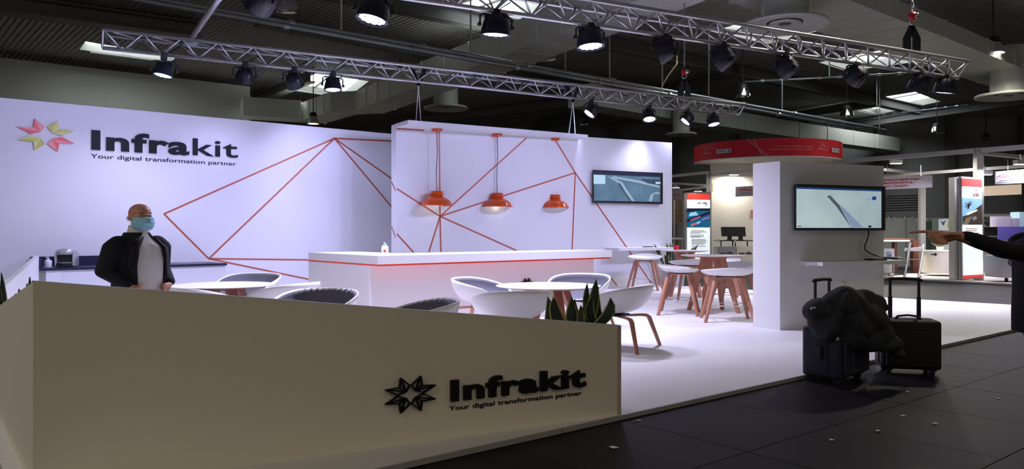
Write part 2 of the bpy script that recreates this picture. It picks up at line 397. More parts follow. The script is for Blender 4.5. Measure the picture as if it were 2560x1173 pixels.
scr_poly('road_model', [(2067, 490), (2076, 489), (2100, 515), (2101, 520), (2128, 569), (2131, 569), (2131, 570), (2128, 570), (2092, 518)], pc, NP, o1, mat('screen_model_grey', srgb(82, 92, 100), .4, emit=.75, ecol=srgb(80, 90, 100)), t2)
scr_poly('road_model_side', [(2100, 515), (2108, 519), (2158, 569), (2131, 569), (2100, 519)], pc, NP, o1, mat('screen_model_blue', srgb(125, 145, 172), .4, emit=.85, ecol=srgb(125, 145, 172)), t2)
scr_poly('view_button', [(2181, 492), (2190, 491), (2190, 500), (2180, 500)], pc, NP, o1, mat('screen_blue_box', srgb(25, 50, 130), .4, emit=.8, ecol=srgb(25, 50, 130)), t2)
scr_poly('blue_label', [(2166, 497), (2177, 497), (2177, 499), (2166, 499)], pc, NP, o1, mat('screen_cyan', srgb(70, 160, 210), .4, emit=.9, ecol=srgb(70, 160, 210)), t2)
scr_poly('corner_mark', [(2171, 564), (2178, 564), (2178, 569), (2171, 569)], pc, NP, o1, M_s_dark, t2)
scr_poly('red_label', [(1994, 565), (2003, 565), (2003, 567), (1994, 567)], pc, NP, o1, M_signred, t2)
# pillar shelf, console on it and its cable
def shelf(name, label, x0, x1, ytop, p0, n, u, depth, thick, extra=0):
    a, b = hit(x0, HY, p0, n), hit(x1, HY, p0, n); zt = EYE-(ytop-HY)/F*((a.y+b.y)/2)
    t = thing(name, label, 'shelf', z((a+b)/2, zt)); a = z(a, zt); b = z(b, zt)
    part('shelf_board', MB().prism([a, b, b+n*depth, a+n*depth], (0, 0, -thick)), M_wall, t, True)
    part('wall_rail', MB().prism([z(a, zt-thick)+u*.1, z(b, zt-thick)-u*.1, z(b, zt-thick)-u*.1+n*.04, z(a, zt-thick)+u*.1+n*.04], (0, 0, -.03)), M_white, t, True)
    return zt
zs = shelf('pillar_shelf', 'thin white shelf under the pillar television', 2002, 2209, 651, pc, NP, UP, .42, .055)
cpt = hit(2165, 575, pc, NP)+NP*.18
t = thing('media_box', 'flat black media box lying on the pillar shelf', 'media box', z(cpt, zs))
part('case', MB().bevbox((0, 0, .012), (.17, .11, .022), .006), M_blackm, t, wide=True)
part('foot', MB().box((.05, 0, .0015), (.02, .08, .003)), M_dark, t, wide=True)
mb = MB(); pts = [hit(x, y, pc+NP*.10, NP) for x, y in ((2171, 576), (2172, 586), (2168, 600), (2162, 614), (2163, 625), (2175, 634), (2195, 641), (2210, 645))]+[z(hit(2205, 575, pc+NP*.2, NP), zs+.02), z(hit(2190, 575, pc+NP*.2, NP), zs+.012)]
o = part('power_cable', mb.tube(pts, .009, 6), M_blackm, None, smooth=True); tag(o, 'thin black cable hanging from the pillar television to the shelf', 'cable')
zs2 = shelf('wall_shelf', 'thin white ledge on the centre wall below the terrain television', 1512, 1653, 618, B0, NB, UB, .62, .07)
cpt = hit(1605, 575, B0, NB)+NB*.25
t = thing('remote_control', 'small black remote control on the centre wall ledge', 'remote', z(cpt, zs2), math.atan2(UB.y, UB.x))
part('body', MB().bevbox((0, 0, .012), (.19, .05, .022), .008), M_blackm, t, wide=True)
for k in range(4): part('button', MB().bevbox((-.06+.03*k, 0, .024), (.014, .014, .006), .002), M_greyprint, t, wide=True)
# ---------------------------------------------------------------- bar counter (L shaped)
cz = 1.14
Cc = W(945, 640, cz); Cr = W(1530, 626, cz); UCt = (Cr-Cc).normalized(); VCt = Vector((-UCt.y, UCt.x, 0))
Cl = Cc+VCt*(W(775, 631, cz)-Cc).dot(VCt)
Lc = (Cr-Cc).length; Ll = (Cl-Cc).length; dp = .85
ct = thing('bar_counter', 'white L-shaped bar counter with orange stripe under its top', 'counter', z(Cc+UCt*1.5+VCt*.5, .04))
def Lpoly(fr, ri, lf, hgt):     # outline of the L, front set back by fr, right end by ri, left end by lf
    o = Cc+VCt*fr; a = o+UCt*(Lc-ri); return [z(q, hgt) for q in (o, a, Cc+UCt*(Lc-ri)+VCt*dp, Cc+UCt*dp+VCt*dp, Cc+UCt*dp+VCt*(Ll-lf), Cc+VCt*(Ll-lf))]
part('counter_top', MB().prism(Lpoly(0, 0, 0, cz-.12), (0, 0, .12)), M_wall, ct, True)
part('accent_stripe', MB().prism(Lpoly(.012, .02, 0, cz-.145), (0, 0, .0245)), mat('orange_red_stripe', srgb(232, 70, 40), .45, emit=.02, ecol=srgb(236, 72, 40)), ct, True)
part('body', MB().prism(Lpoly(.24, .22, .0, .04), (0, 0, cz-.186)), M_wall, ct, True)
bp = Cc+VCt*.24; c = hit(1316, 712, bp, -VCt)
so = thing('counter_logo', 'small black star on the bar counter front behind the round table', 'sign', c)
star_sign(so, c, UCt, -VCt, .085*1.6, .11, None, .05, .012)
def bottle(name, label, loc, h, r, body_m, cap_m, dot=None):
    t = thing(name, label, 'bottle', loc)
    part('body', MB().lathe([(0, 0), (r, 0), (r, h*.55), (r*.85, h*.66), (r*.4, h*.74), (r*.38, h*.78), (0, h*.78)], 16), body_m, t, smooth=40, wide=True)
    part('pump', MB().lathe([(r*.45, h*.76), (r*.45, h*.84), (r*.18, h*.85), (r*.18, h*.95), (0, h*.95)], 12).box((0, -r*.4, h*.97), (r*.35, r*1.3, h*.05)), cap_m, t, wide=True)
    if dot: part('label_patch', MB().box((r*.15, -r*.98, h*.22), (r*.7, r*.12, h*.2)), dot, t, wide=True)
    return t
M_clear = mat('clear_gel_bottle', (.75, .78, .85), .2)
bottle('sanitizer_bottle', 'clear pump bottle with red patch standing on the bar counter', W(962, 633.5, cz), .17, .035, M_clear, M_white, M_signred)
# ---------------------------------------------------------------- coffee corner, left
zc = .845; f0 = W(100, 671, zc); fr_ = f0+UA*3.2; bkd = -NA*1.0
cc = thing('coffee_counter', 'white sideboard with dark navy worktop and splashback by the back wall', 'counter', z(f0+UA*1.6+bkd*.5, .04))
part('body', MB().prism([z(q, .04) for q in (f0+UA*.1+bkd*.06, fr_+bkd*.06, fr_+bkd, f0+UA*.1+bkd)], (0, 0, zc-.09)), M_white, cc, True)
part('worktop', MB().prism([z(q, zc) for q in (f0-UA*.0, fr_, fr_+bkd, f0+bkd)], (0, 0, -.045)), M_navy, cc, True)
part('splashback', MB().prism([z(q, zc) for q in (f0+bkd*.90, f0+bkd*.90+UA*1.35, f0+bkd+UA*1.35, f0+bkd)], (0, 0, .17)), M_navy, cc, True)
part('side_splash', MB().prism([z(q, zc) for q in (f0+bkd*.1, f0+bkd*.1+UA*.05, f0+bkd*.9+UA*.05, f0+bkd*.9)], (0, 0, .15)), M_navy, cc, True)
part('door_panel', MB().prism([z(q, .1) for q in (f0+UA*.35+bkd*.05, fr_+bkd*.05-UA*.1, fr_+bkd*.06-UA*.1, f0+UA*.35+bkd*.06)], (0, 0, zc-.18)), M_wall, cc, True)
on_top = lambda px, fr: (lambda q: z(q, zc))(xing(Vector((0, 0, 0)), Vector(((px-CX)/F, 1, 0)), z(f0+bkd*fr, 0), UA))
cmp_ = on_top(167, .42)
cm = thing('coffee_machine', 'silver and black capsule coffee machine on the navy worktop', 'coffee machine', z(cmp_, zc), math.atan2(UA.y, UA.x)-.42)
M_silver = mat('silver_plastic', (.55, .55, .58), .3, .5)
part('body', MB().bevbox((0, .06, .13), (.16, .16, .24), .03), M_silver, cm, smooth=40, wide=True)
part('side_cheek', MB().bevbox((-.088, 0, .135), (.022, .22, .25), .01), M_silver, cm, smooth=40, wide=True)
part('side_cheek', MB().bevbox((.088, 0, .135), (.022, .22, .25), .01), M_silver, cm, smooth=40, wide=True)
part('brew_head', MB().lathe([(0, .335), (.05, .332), (.085, .315), (.102, .28), (.104, .25), (.09, .215), (0, .21)], 24, (0, -.03, 0)), M_silver, cm, smooth=40, wide=True)
part('front_panel', MB().box((0, -.045, .15), (.15, .05, .12)), M_blackm, cm, wide=True)
part('lever', MB().tube([(-.06, -.13, .235), (-.03, -.15, .225), (.03, -.15, .225), (.06, -.13, .235)], .008), M_chrome, cm, smooth=True, wide=True)
part('drip_tray', MB().bevbox((0, -.07, .02), (.15, .14, .04), .01), M_blackm, cm, wide=True)
part('cup_rest', MB().bevbox((0, -.07, .075), (.15, .10, .012), .004), M_silver, cm, wide=True)
bottle('soap_bottle', 'white pump bottle beside the coffee machine', on_top(120, .35), .18, .04, M_white, M_white)
# side wing of the stand behind the planter
w0 = Vector((-4.72, 7.0, .04)); w1 = f0+bkd*.1-UA*.06; NW = Vector((-(w1-w0).y, (w1-w0).x, 0)).normalized()
swg = struct('wall_left', MB().prism([z(w0, .04), z(w1, .04), z(w1, 1.06), z(w0, .90)], -NW*.06), M_wall, 'low slanted side wall of the stand leading to the coffee corner')
# ---------------------------------------------------------------- chairs and stools
def bucket(rx, ry, zs, hfun, k0=0., k1=1., inset=0., nu=36, nv=12, p=2.4):
    def fn(a, t):
        th = 2*PI*a; t = k0+(k1-k0)*t; c, s = math.cos(th), math.sin(th)       # th=0 -> back (+y)
        ph = t*PI/2; rho = math.sin(ph)**.85; ze = (1-math.cos(ph))**1.15
        e = (abs(s)**p+abs(c)**p)**(-1/p)
        h = hfun(th)
        fl = 1+.10*max(0, (h-zs)/.35)*t
        return Vector(((rx-inset)*rho*e*s*fl, (ry-inset)*rho*e*c*fl, zs+(h-zs)*ze+inset*.5*(1-t)+inset*.3))
    return fn
def arm_h(th):
    c = math.cos(th); u = (1-c)/2                     # 0 back, 1 front
    pts = [(0, .79), (.12, .782), (.3, .75), (.5, .708), (.68, .665), (.79, .58), (.89, .48), (1, .445)]
    for (a, va), (b, vb) in zip(pts[:-1], pts[1:]):
        if u <= b:
            t = (u-a)/(b-a); t = t*t*(3-2*t) if a >= .68 else t; return va+(vb-va)*t
    return .445
def closed_shell(fn, thick, nu, nv):
    mb = MB().grid(fn, nu, nv); return mb
def solid(me, th, off=1):
    bm = bmesh.new(); bm.from_mesh(me)
    bmesh.ops.solidify(bm, geom=bm.faces[:], thickness=th); bmesh.ops.recalc_face_normals(bm, faces=bm.faces[:])
    bm.to_mesh(me); bm.free()
    for p in me.polygons: p.use_smooth = True
    me.update(); return me
def make_chair():
    t = thing('armchair', 'chair', 'chair', group='bucket armchairs around the round tables')
    me = solid(MB().grid(bucket(.27, .255, .43, arm_h), 40, 14).mesh('shell', M_white, True, True), .014, 0); obj('shell', me, t)
    pad = MB().grid(bucket(.27, .255, .43, lambda th: arm_h(th)-.012, 0, .985, .016), 40, 14).mesh('seat_pad', M_fab, True, True)
    obj('seat_pad', solid(pad, .008, 0), t)
    part('under_frame', MB().bevbox((0, 0, .405), (.17, .17, .028), .01), M_blackm, t, wide=True)
    for sx in (-1, 1):
        for sy in (-1, 1):
            d = Vector((sx*.72, sy*.70, 0)); pts = [(d.x*.05, d.y*.05, .392), (d.x*.22, d.y*.22, .392), (d.x*.265, d.y*.265, .383), (d.x*.285, d.y*.285, .36), (d.x*.38, d.y*.38, 0)]
            part('leg', MB().tube(pts, [.015, .018, .020, .020, .0145], 8), M_wood, t, smooth=50, wide=True)
    return t
chair0 = make_chair(); used = []
G1 = 'bucket armchairs around the round tables'
def chair(px, y, rz, label):
    loc = Vector(((px-CX)/F*y, y, .04))
    if not used:
        used.append(1); chair0.location = loc; chair0.rotation_euler = (0, 0, rz); chair0['label'] = label; return
    dup(chair0, loc, rz, label, G1)
R = math.radians
# rz=0: back is away from camera (+y), sitter faces camera
chair(1212, 10.9, R(70), 'white bucket armchair left of the round table nearest the snake plant')
chair(1278, 8.95, R(195), 'white bucket armchair seen from behind in front of the right-hand round table')
chair(1447, 11.7, R(-20), 'white bucket armchair with pale pad facing the camera between round table and bar')
chair(1540, 9.72, R(-118), 'white bucket armchair with visible oak legs beside the end of the low wall')
chair(1030, 7.45, R(-75), 'grey padded armchair whose rim just shows above the middle of the low wall')
chair(785, 8.6, R(-12), 'grey padded armchair behind the low wall in front of the bar counter corner')
chair(705, 10.1, R(-115), 'white armchair shell seen from behind at the right of the left round table')
chair(620, 11.9, R(-8), 'grey padded armchair on the far side of the left round table')
chair(487, 9.5, R(150), 'white armchair shell next to the standing man at the left round table')
def stool_h(th):
    u = (1-math.cos(th))/2; return .865-.085*u**.6 if u < .8 else .865-.085*.8747-(u-.8)*.12
def make_stool():
    t = thing('bar_stool', 'stool', 'stool', group='bar stools')
    me = solid(MB().grid(bucket(.255, .215, .715, stool_h, p=2.2), 36, 10).mesh('seat_shell', M_white, True, True), .012, 0); obj('seat_shell', me, t)
    part('seat_bracket', MB().bevbox((0, 0, .698), (.26, .2, .02), .006), M_wood, t, wide=True)
    cor = []
    for sx, sy in ((-1, -1), (1, -1), (1, 1), (-1, 1)):
        part('leg', MB().tube([(sx*.09, sy*.08, .692), (sx*.115, sy*.10, .688), (sx*.13, sy*.112, .668), (sx*.235, sy*.205, 0)], [.018, .023, .025, .017], 8), M_wood, t, smooth=50, wide=True)
        cor.append((sx*.195, sy*.17, .26))
    for i in range(4): part('foot_rail', MB().tube([cor[i], cor[(i+1) % 4]], .006, 6), M_chrome, t, smooth=True, wide=True)
    return t
stool0 = make_stool(); G2 = 'bar stools'; us = []
def stool(px, y, rz, label):
    loc = Vector(((px-CX)/F*y, y, .04))
    if not us: us.append(1); stool0.location = loc; stool0.rotation_euler = (0, 0, rz); stool0['label'] = label; return
    dup(stool0, loc, rz, label, G2)
stool(1612, 19.2, R(-20), 'white bar stool standing against the centre wall under the ledge')
stool(1697, 13.6, R(75), 'white bar stool left of the near bar table, seat turned sideways')
stool(1722, 16.4, R(190), 'white bar stool between the two bar tables')
stool(1818, 12.55, R(172), 'white bar stool nearest the camera in front of the near bar table')
stool(1836, 14.6, R(-35), 'white bar stool half hidden by the pillar, right of the near bar table')
stool(1802, 17.2, R(-20), 'white bar stool behind the near bar table, mostly hidden')
def round_table(name, label, px, py, zt, dia, leg_r, leg_top, leg_w, n=4, rz=0.4):
    c = W(px, py, zt); t = thing(name, label, 'table', z(c, .04), rz); h = zt-.04; r = dia/2
    part('table_top', MB().lathe([(0, h), (r, h), (r, h-.006), (0, h-.006)], 48), M_top, t, smooth=30)
    part('top_edge', MB().lathe([(0, h-.007), (r, h-.007), (r*.80, h-.030), (0, h-.030)], 48), M_wood, t, smooth=30)
    part('leg_frame', MB().lathe([(0, h-.03), (r*.42, h-.03), (r*.42, h-.06), (0, h-.06)], 20), M_wood, t, smooth=30)
    for k in range(n):
        a = 2*PI*k/n; d = Vector((math.cos(a), math.sin(a), 0)); s = Vector((-d.y, d.x, 0))
        p0, p1 = d*leg_top+Vector((0, 0, h-.04)), d*leg_r
        q = [p0-s*leg_w-d*.05, p0+s*leg_w-d*.05, p0+s*leg_w+d*.05, p0-s*leg_w+d*.05]
        b = [p1-s*leg_w*.6-d*.03, p1+s*leg_w*.6-d*.03, p1+s*leg_w*.6+d*.03, p1-s*leg_w*.6+d*.03]
        part('leg', MB().add(q+b, [(0, 1, 2, 3), (7, 6, 5, 4)]+[(i, (i+1) % 4+0, (i+1) % 4+4, i+4) for i in range(4)]), M_wood, t)
    return t
round_table('round_table', 'white round low table with oak legs beside the snake plant', 1371, 714, .78, 1.36, .52, .22, .06)
round_table('round_table', 'white round low table beside the standing man', 557, 712, .78, 1.32, .52, .22, .06, rz=.8)
round_table('bar_table', 'white round bar-height table nearest the pillar', 1783, 638, 1.05, 1.14, .46, .16, .05, rz=.95)
round_table('bar_table', 'white round bar-height table with the red cup on it', 1713, 626, 1.05, 1.06, .46, .16, .05, rz=.6)
cup = W(1690, 625, 1.05)
t = thing('cup', 'red paper cup on the far bar table', 'cup', cup)
part('cup_wall', MB().lathe([(0, .0), (.032, 0), (.042, .10), (.039, .10), (.03, .006), (0, .006)], 20), mat('red_cup', srgb(225, 30, 45), .4), t, smooth=40, wide=True)
part('cup_rim', MB().lathe([(.040, .098), (.0445, .098), (.0445, .104), (.040, .104)], 20), mat('red_cup', srgb(225, 30, 45), .4), t, smooth=40, wide=True)
# ---------------------------------------------------------------- pendant lamps
def pendant(px, py, lbl):
    top = W(px, py, H-.085); zb = 2.03 if px < 1300 else 2.03
    t = thing('pendant_lamp', lbl, 'lamp', top, group='orange pendant lamps')
    part('ceiling_rose', MB().lathe([(0, 0), (.12, 0), (.12, -.045), (.10, -.06), (0, -.06)], 28), M_pend, t, smooth=40)
    d = PDROP
    part('cord', MB().tube([(0, 0, -.06), (.012, 0, -.06-(d-.06)*.35), (-.012, 0, -.06-(d-.06)*.7), (0, 0, -d)], .011, 6), mat('grey_cord', (.18, .17, .18), .6), t, smooth=True)
    sh = part('shade', MB().lathe([(0, -d), (.13, -d), (.14, -d-.01), (.14, -d-.065), (.165, -d-.07), (.165, -d-.09), (.135, -d-.10), (.15, -d-.13), (.25, -d-.175), (.32, -d-.235), (.345, -d-.295), (.38, -d-.325), (.372, -d-.330), (.335, -d-.30), (.31, -d-.245), (.24, -d-.185), (.13, -d-.14), (0, -d-.13)], 40), M_pend, t, smooth=35)
    part('inner_lining', MB().lathe([(.332, -d-.306), (.305, -d-.252), (.235, -d-.195), (.12, -d-.15), (0, -d-.145)], 40), M_pendin, sh, smooth=True)
    part('bulb', MB().ball((0, 0, -d-.21), (.07, .07, .055)), M_bulb_w, t, smooth=True)
    ld = bpy.data.lights.new('bulb_light', 'POINT'); ld.energy = 0.6; ld.color = (1, .8, .55); ld.shadow_soft_size = .06
    lo = bpy.data.objects.new('bulb_light', ld); COL.objects.link(lo); lo.parent = t; lo.location = (0, 0, -d-.29)
    return t
M_bulb_w = mat('pendant_bulb', (1, .9, .75), .4, emit=.6, ecol=(1, .85, .65))
PDROP = 1.395
for px, py, lb in ((1092, 322.5, 'leftmost orange enamel pendant lamp under the canopy'), (1243, 335, 'middle orange enamel pendant lamp under the canopy'), (1386, 346, 'rightmost orange enamel pendant lamp, nearest the terrain television')):
    pendant(px, py, lb)
# ---------------------------------------------------------------- plants
M_leaf = mat('snake_plant_leaf', (.012, .030, .018), .45, vary=.35, scale=18); M_leafe = mat('snake_plant_margin', (.34, .33, .09), .5)
M_soil = mat('potting_soil', (.03, .022, .016), .95, vary=.4, scale=30)
def leaf(parent, base, tip, wid, bend, side=None):
    b, tp = Vector(base), Vector(tip); ax = tp-b; s = (side or Vector((1, 0, 0))).normalized(); nrm = ax.cross(s).normalized()
    mb = MB(); N = 9; rows = []
    for i in range(N+1):
        t = i/N; c = b+ax*t+nrm*bend*math.sin(t*PI)*.6+s*bend*math.sin(t*PI*1.4)*(1-t)*1.6
        wv = wid*max(.02, math.sin(PI*(.12+.88*t**1.9)))**.85
        tw = .35*math.sin(t*3+wid*90); sd = (s*math.cos(tw)+nrm*math.sin(tw))
        rows.append([c-sd*wv, c-sd*wv*.76+nrm*.004, c-nrm*wv*.22, c+sd*wv*.76+nrm*.004, c+sd*wv])
    for i in range(N):
        for j in range(4):
            mb.add([rows[i][j], rows[i][j+1], rows[i+1][j+1], rows[i+1][j]], [(0, 1, 2, 3)], 1 if j in (0, 3) else 0)
    me = mb.mesh('leaf', [M_leaf, M_leafe], True, False); obj('leaf', solid(me, .006, 0), parent, True)
def potted(name, label, c, pot_r, pot_h, m_pot, leaves):
    t = thing(name, label, 'plant', c)
    pot = part('pot', MB().lathe([(0, 0), (pot_r*.8, 0), (pot_r, pot_h), (pot_r*.93, pot_h), (pot_r*.9, pot_h-.03), (0, pot_h-.03)], 28), m_pot, t, smooth=40)
    part('soil', MB().lathe([(0, pot_h-.02), (pot_r*.9, pot_h-.028)], 20), M_soil, pot)
    for b, tp, wd, bd in leaves: leaf(t, b, tp, wd, bd)
    return t
yp = 6.42; c = D(1448, 800, yp); c.z = .04
def LV(x0, x1, ytip, y=yp, wd=.055, bd=.0): return (D(x0, 0, y)*1.0, D(x1, ytip, y), wd, bd)
lv = []
for x0, x1, yt, wd, bd, dy in ((1392, 1369, 741, .052, -.02, .05), (1405, 1384, 742, .07, .02, -.02), (1428, 1429, 742, .062, .0, .0), (1440, 1437, 747, .055, .03, .08), (1452, 1452, 762, .04, 0, -.05),
                           (1462, 1468, 708, .04, .01, .1), (1465, 1490, 698, .06, -.01, .02), (1455, 1484, 735, .05, .04, -.06), (1475, 1498, 738, .06, .03, .06), (1478, 1526, 745, .075, -.06, -.04), (1447, 1462, 752, .045, -.02, .1)):
    b = D(x0, 805, yp+dy); b.z = .42; lv.append((b, D(x1, yt, yp+dy), wd*.88, bd*2.4))
potted('snake_plant', 'dark snake plant with yellow leaf margins at the right end of the low wall', c, .30, .44, M_white, lv)
pp = W(1685, 715, .04); lv = []
for k in range(17):
    a = random.uniform(0, 2*PI); rr = random.uniform(.02, .22); b = pp+Vector((rr*math.cos(a), rr*math.sin(a), .42)); hgt = random.uniform(.35, .75)
    lv.append((b, b+Vector((math.cos(a)*rr*2.2+random.uniform(-.08, .08), math.sin(a)*rr, hgt)), .055, random.uniform(-.05, .05)))
potted('snake_plant', 'snake plant in a grey pot standing by the right end of the centre wall', pp, .30, .46, mat('grey_pot', (.45, .46, .48), .6), lv)
pl = K+RL*1.12-NR*.32; lv = []
for x, y, dp_ in ((4, 682, .9), (-4, 706, .9), (10, 704, .95), (75, 693, .42), (68, 709, .45), (82, 702, .36), (48, 722, .62), (38, 735, .66), (3, 755, .9), (52, 726, .58), (-10, 690, .95)):
    q = K+RL*dp_-NR*.30; tip = D(x, y, q.y); b = Vector((tip.x-.06*random.uniform(-1, 1), tip.y+.03, .45)); lv.append((b, tip, .035, random.uniform(-.03, .03)))
potted('snake_plant', 'dark green plant tips rising behind the side of the low wall', z(pl, .04), .30, .46, M_white, lv)
# ---------------------------------------------------------------- lighting trusses
ZT = 5.0
def truss(name, label, a, b, hgt, wid, step, rc, rb):
    u = (b-a).normalized(); n = Vector((-u.y, u.x, 0)); L = (b-a).length
    t = thing(name, label, 'truss', (a+b)/2)
    T0, T1, B_ = Vector((0, 0, 0)), n*wid, n*wid*.5-Vector((0, 0, hgt))
    for off in (T0, T1, B_): part('chord', MB().tube([a+off, b+off], rc, 10), M_alu, t, True, smooth=True)
    k = max(2, int(L/step)); st = L/k
    cache = {}
    def brace(p, q, key):
        v = q-p
        if key not in cache: cache[key] = MB().tube([(0, 0, 0), v], rb, 6).mesh('brace', M_alu, True)
        o = obj('brace', cache[key], t, True); o.location = p
    for i in range(k):
        p = a+u*(i*st)
        for off, kk in ((T0, 'f'), (T1, 'b')):
            brace(p+off, p+B_+u*st*.5, kk+'1'); brace(p+B_+u*st*.5, p+off+u*st, kk+'2')
        brace(p+T0, p+T1+u*st, 'top')
    for off in (T0, T1): part('end_brace', MB().tube([b+off, b+B_], rb, 6), M_alu, t, True); part('end_brace', MB().tube([a+off, a+B_], rb, 6), M_alu, t, True)
    return t, u, n
TA, TB = W(258, 73, ZT), W(1862, 262, ZT)
tr1, UT1, NT1 = truss('lighting_truss', 'long aluminium lighting truss hanging in front of the back wall', TA, TB, .28, .46, .62, .036, .018)
QB = W(2422, 153, ZT); QA_ = W(1480, 0, ZT); UT2 = (QB-QA_).normalized(); QA = QA_-UT2*6.2
tr2, _, NT2 = truss('lighting_truss', 'aluminium lighting truss crossing the top right, nearest the camera', QA, QB, .31, .46, .62, .036, .018)
pj = W(478, 97, ZT+.06); pd = Vector((UT2.y, -UT2.x, 0))
pk = W(556, -16, ZT+.06); 
t = thing('cross_tube', 'single aluminium tube sloping up from the back truss at the top left', 'tube', pj)
part('tube_body', MB().tube([pj, pj+(pk-pj)*1.6], .05, 12), M_alu, t, True, smooth=True)
part('coupler', MB().bevbox(pj-Vector((0, 0, .05)), (.2, .2, .12), .02), M_alu2, t, True)
# ---------------------------------------------------------------- stage lights
def fixture(px, py, u, p_line, n_off, aim, label, lit, energy=0, spot=70, size=1.0, yaw=0):
    # hangs from the bottom chord of a truss: p_line is a point on that chord; find where the column px crosses it
    d = Vector(((px-CX)/F, 1, 0)); tt = xing(Vector((0, 0, 0)), d, Vector((p_line.x, p_line.y, 0)), u)
    top = Vector((tt.x, tt.y, p_line.z)); body = Vector((tt.x, tt.y, EYE-(py-HY)/F*tt.y))
    drop = max(.22, top.z-body.z)
    t = thing('stage_light', label, 'spotlight', top, group='stage lights on the trusses'); z0 = -drop
    sc = size
    ang = math.atan2(u.y, u.x)
    Rz = Matrix.Rotation(ang, 3, 'Z')
    # clamp and yoke
    part('clamp', MB().bevbox((0, 0, -.035), (.11, .09, .13), .015, ang).box((0, 0, -.12), (.05, .05, .08), ang), M_blackm, t)
    w_ = .27*sc
    yk = MB(); pts = [Rz@Vector(q) for q in ((-w_, 0, z0-.02), (-w_, 0, z0+.13), (-w_*.8, 0, z0+.16), (w_*.8, 0, z0+.16), (w_, 0, z0+.13), (w_, 0, z0-.02))]
    yk.tube(pts, .016, 6); yk.tube([Vector((0, 0, z0+.16)), Vector((0, 0, -.1))], .022, 6)
    part('yoke', yk, M_blackm, t)
    a = Vector(aim).normalized()
    q = a.to_track_quat('-Z', 'Y').to_matrix(); c = Vector((0, 0, z0))
    hs = part('housing', MB().lathe([(0, .17*sc), (.13*sc, .165*sc), (.17*sc, .12*sc), (.20*sc, .06*sc), (.225*sc, -.05*sc), (.235*sc, -.14*sc), (.215*sc, -.14*sc), (.205*sc, -.12*sc), (0, -.12*sc)], 22, c, q), mat('fixture_black', (.010, .010, .022), .35), t, smooth=40)
    for k in range(10):
        aa = 2*PI*k/10; part('cooling_fin', MB().box(c+q@Vector((.145*sc*math.cos(aa), .145*sc*math.sin(aa), .135*sc)), (.075*sc, .008, .08*sc), M=q@Matrix.Rotation(aa, 3, 'Z')), mat('fixture_black', (.010, .010, .022), .35), hs)
    for sx in (-1, 1): part('tilt_knob', MB().lathe([(0, -.02), (.03, -.02), (.03, .02), (0, .02)], 10, Rz@Vector((sx*(w_+.01), 0, z0)), Rz@Matrix.Rotation(PI/2, 3, 'Y')), M_blackm, t)
    lm = M_led if lit else M_leddim
    for k in range(19):
        if k == 0: r_, aa = 0, 0
        elif k < 7: r_, aa = .078*sc, 2*PI*k/6
        else: r_, aa = .155*sc, 2*PI*k/12
        part('led_cell', MB().lathe([(0, -.128*sc), (.036*sc, -.126*sc), (.038*sc, -.119*sc)], 10, c+q@Vector((r_*math.cos(aa), r_*math.sin(aa), 0)), q), lm, hs)
    part('cable', MB().tube([Vector((0, 0, z0+.1))+Rz@Vector((.05, .05, .06)), Rz@Vector((.16, .06, z0*.55)), Rz@Vector((.22, .08, -.05)), Rz@Vector((.12, .1, .08)), Rz@Vector((.3, .12, .2))], .011, 6), M_blackm, t, smooth=True)
    if energy:
        ld = bpy.data.lights.new('wash_beam', 'SPOT'); ld.energy = energy; ld.color = (.74, .71, 1.0) if spot > 105 else WASH; ld.spot_size = math.radians(spot); ld.spot_blend = .9; ld.shadow_soft_size = .18
        lo = bpy.data.objects.new('wash_beam', ld); COL.objects.link(lo); lo.parent = t
        lo.location = c+a*.2*sc; lo.rotation_euler = a.to_track_quat('-Z', 'Y').to_euler()
    return t
pb1 = TA+NT1*.23-Vector((0, 0, .28)); pb2 = QA+NT2*.23-Vector((0, 0, .31))
def aim_at(px, py, u, pl, target):
    d = Vector(((px-CX)/F, 1, 0)); tt = xing(Vector((0, 0, 0)), d, Vector((pl.x, pl.y, 0)), u); b = Vector((tt.x, tt.y, EYE-(py-HY)/F*tt.y))
    return Vector(target)-b
K1 = 1.0
back = lambda px, zz: z(hit(px, 575, A0, NA), zz)
cent = lambda px, zz: z(hit(px, 575, B0, NB), zz)
DN = lambda x, y: Vector((x, y, -1))
for px, py, tgt, lit, en, sp, lb in (
    (410, 176, DN(-.15, -.12), True, 260, 120, 'lit stage light at the left end of the back truss'),
    (612, 190, back(560, 1.2), True, 120, 100, 'dark blue stage light second from the left on the back truss'),
    (735, 202, back(860, 1.6), False, 260, 100, 'tilted stage light third from the left on the back truss'),
    (832, 213, DN(.05, -.1), True, 260, 120, 'stage light before the skylight, fourth from the left on the back truss'),
    (1478, 277, DN(-.8, -.2), True, 160, 100, 'side-tilted stage light above the right end of the canopy'),
    (1623, 290, DN(0, -.35), True, 380, 110, 'bright stage light facing the camera on the back truss above the terrain television'),
    (1718, 297, DN(-.9, -.1), True, 160, 100, 'side-tilted stage light second from the right end of the back truss'),
    (1783, 303, DN(.15, -.25), True, 380, 110, 'bright stage light at the right end of the back truss')):
    fixture(px, py, UT1, pb1, 0, tgt if abs(tgt[2]+1) < 1e-6 else aim_at(px, py, UT1, pb1, tgt), lb, lit, en*K1, sp, .78)
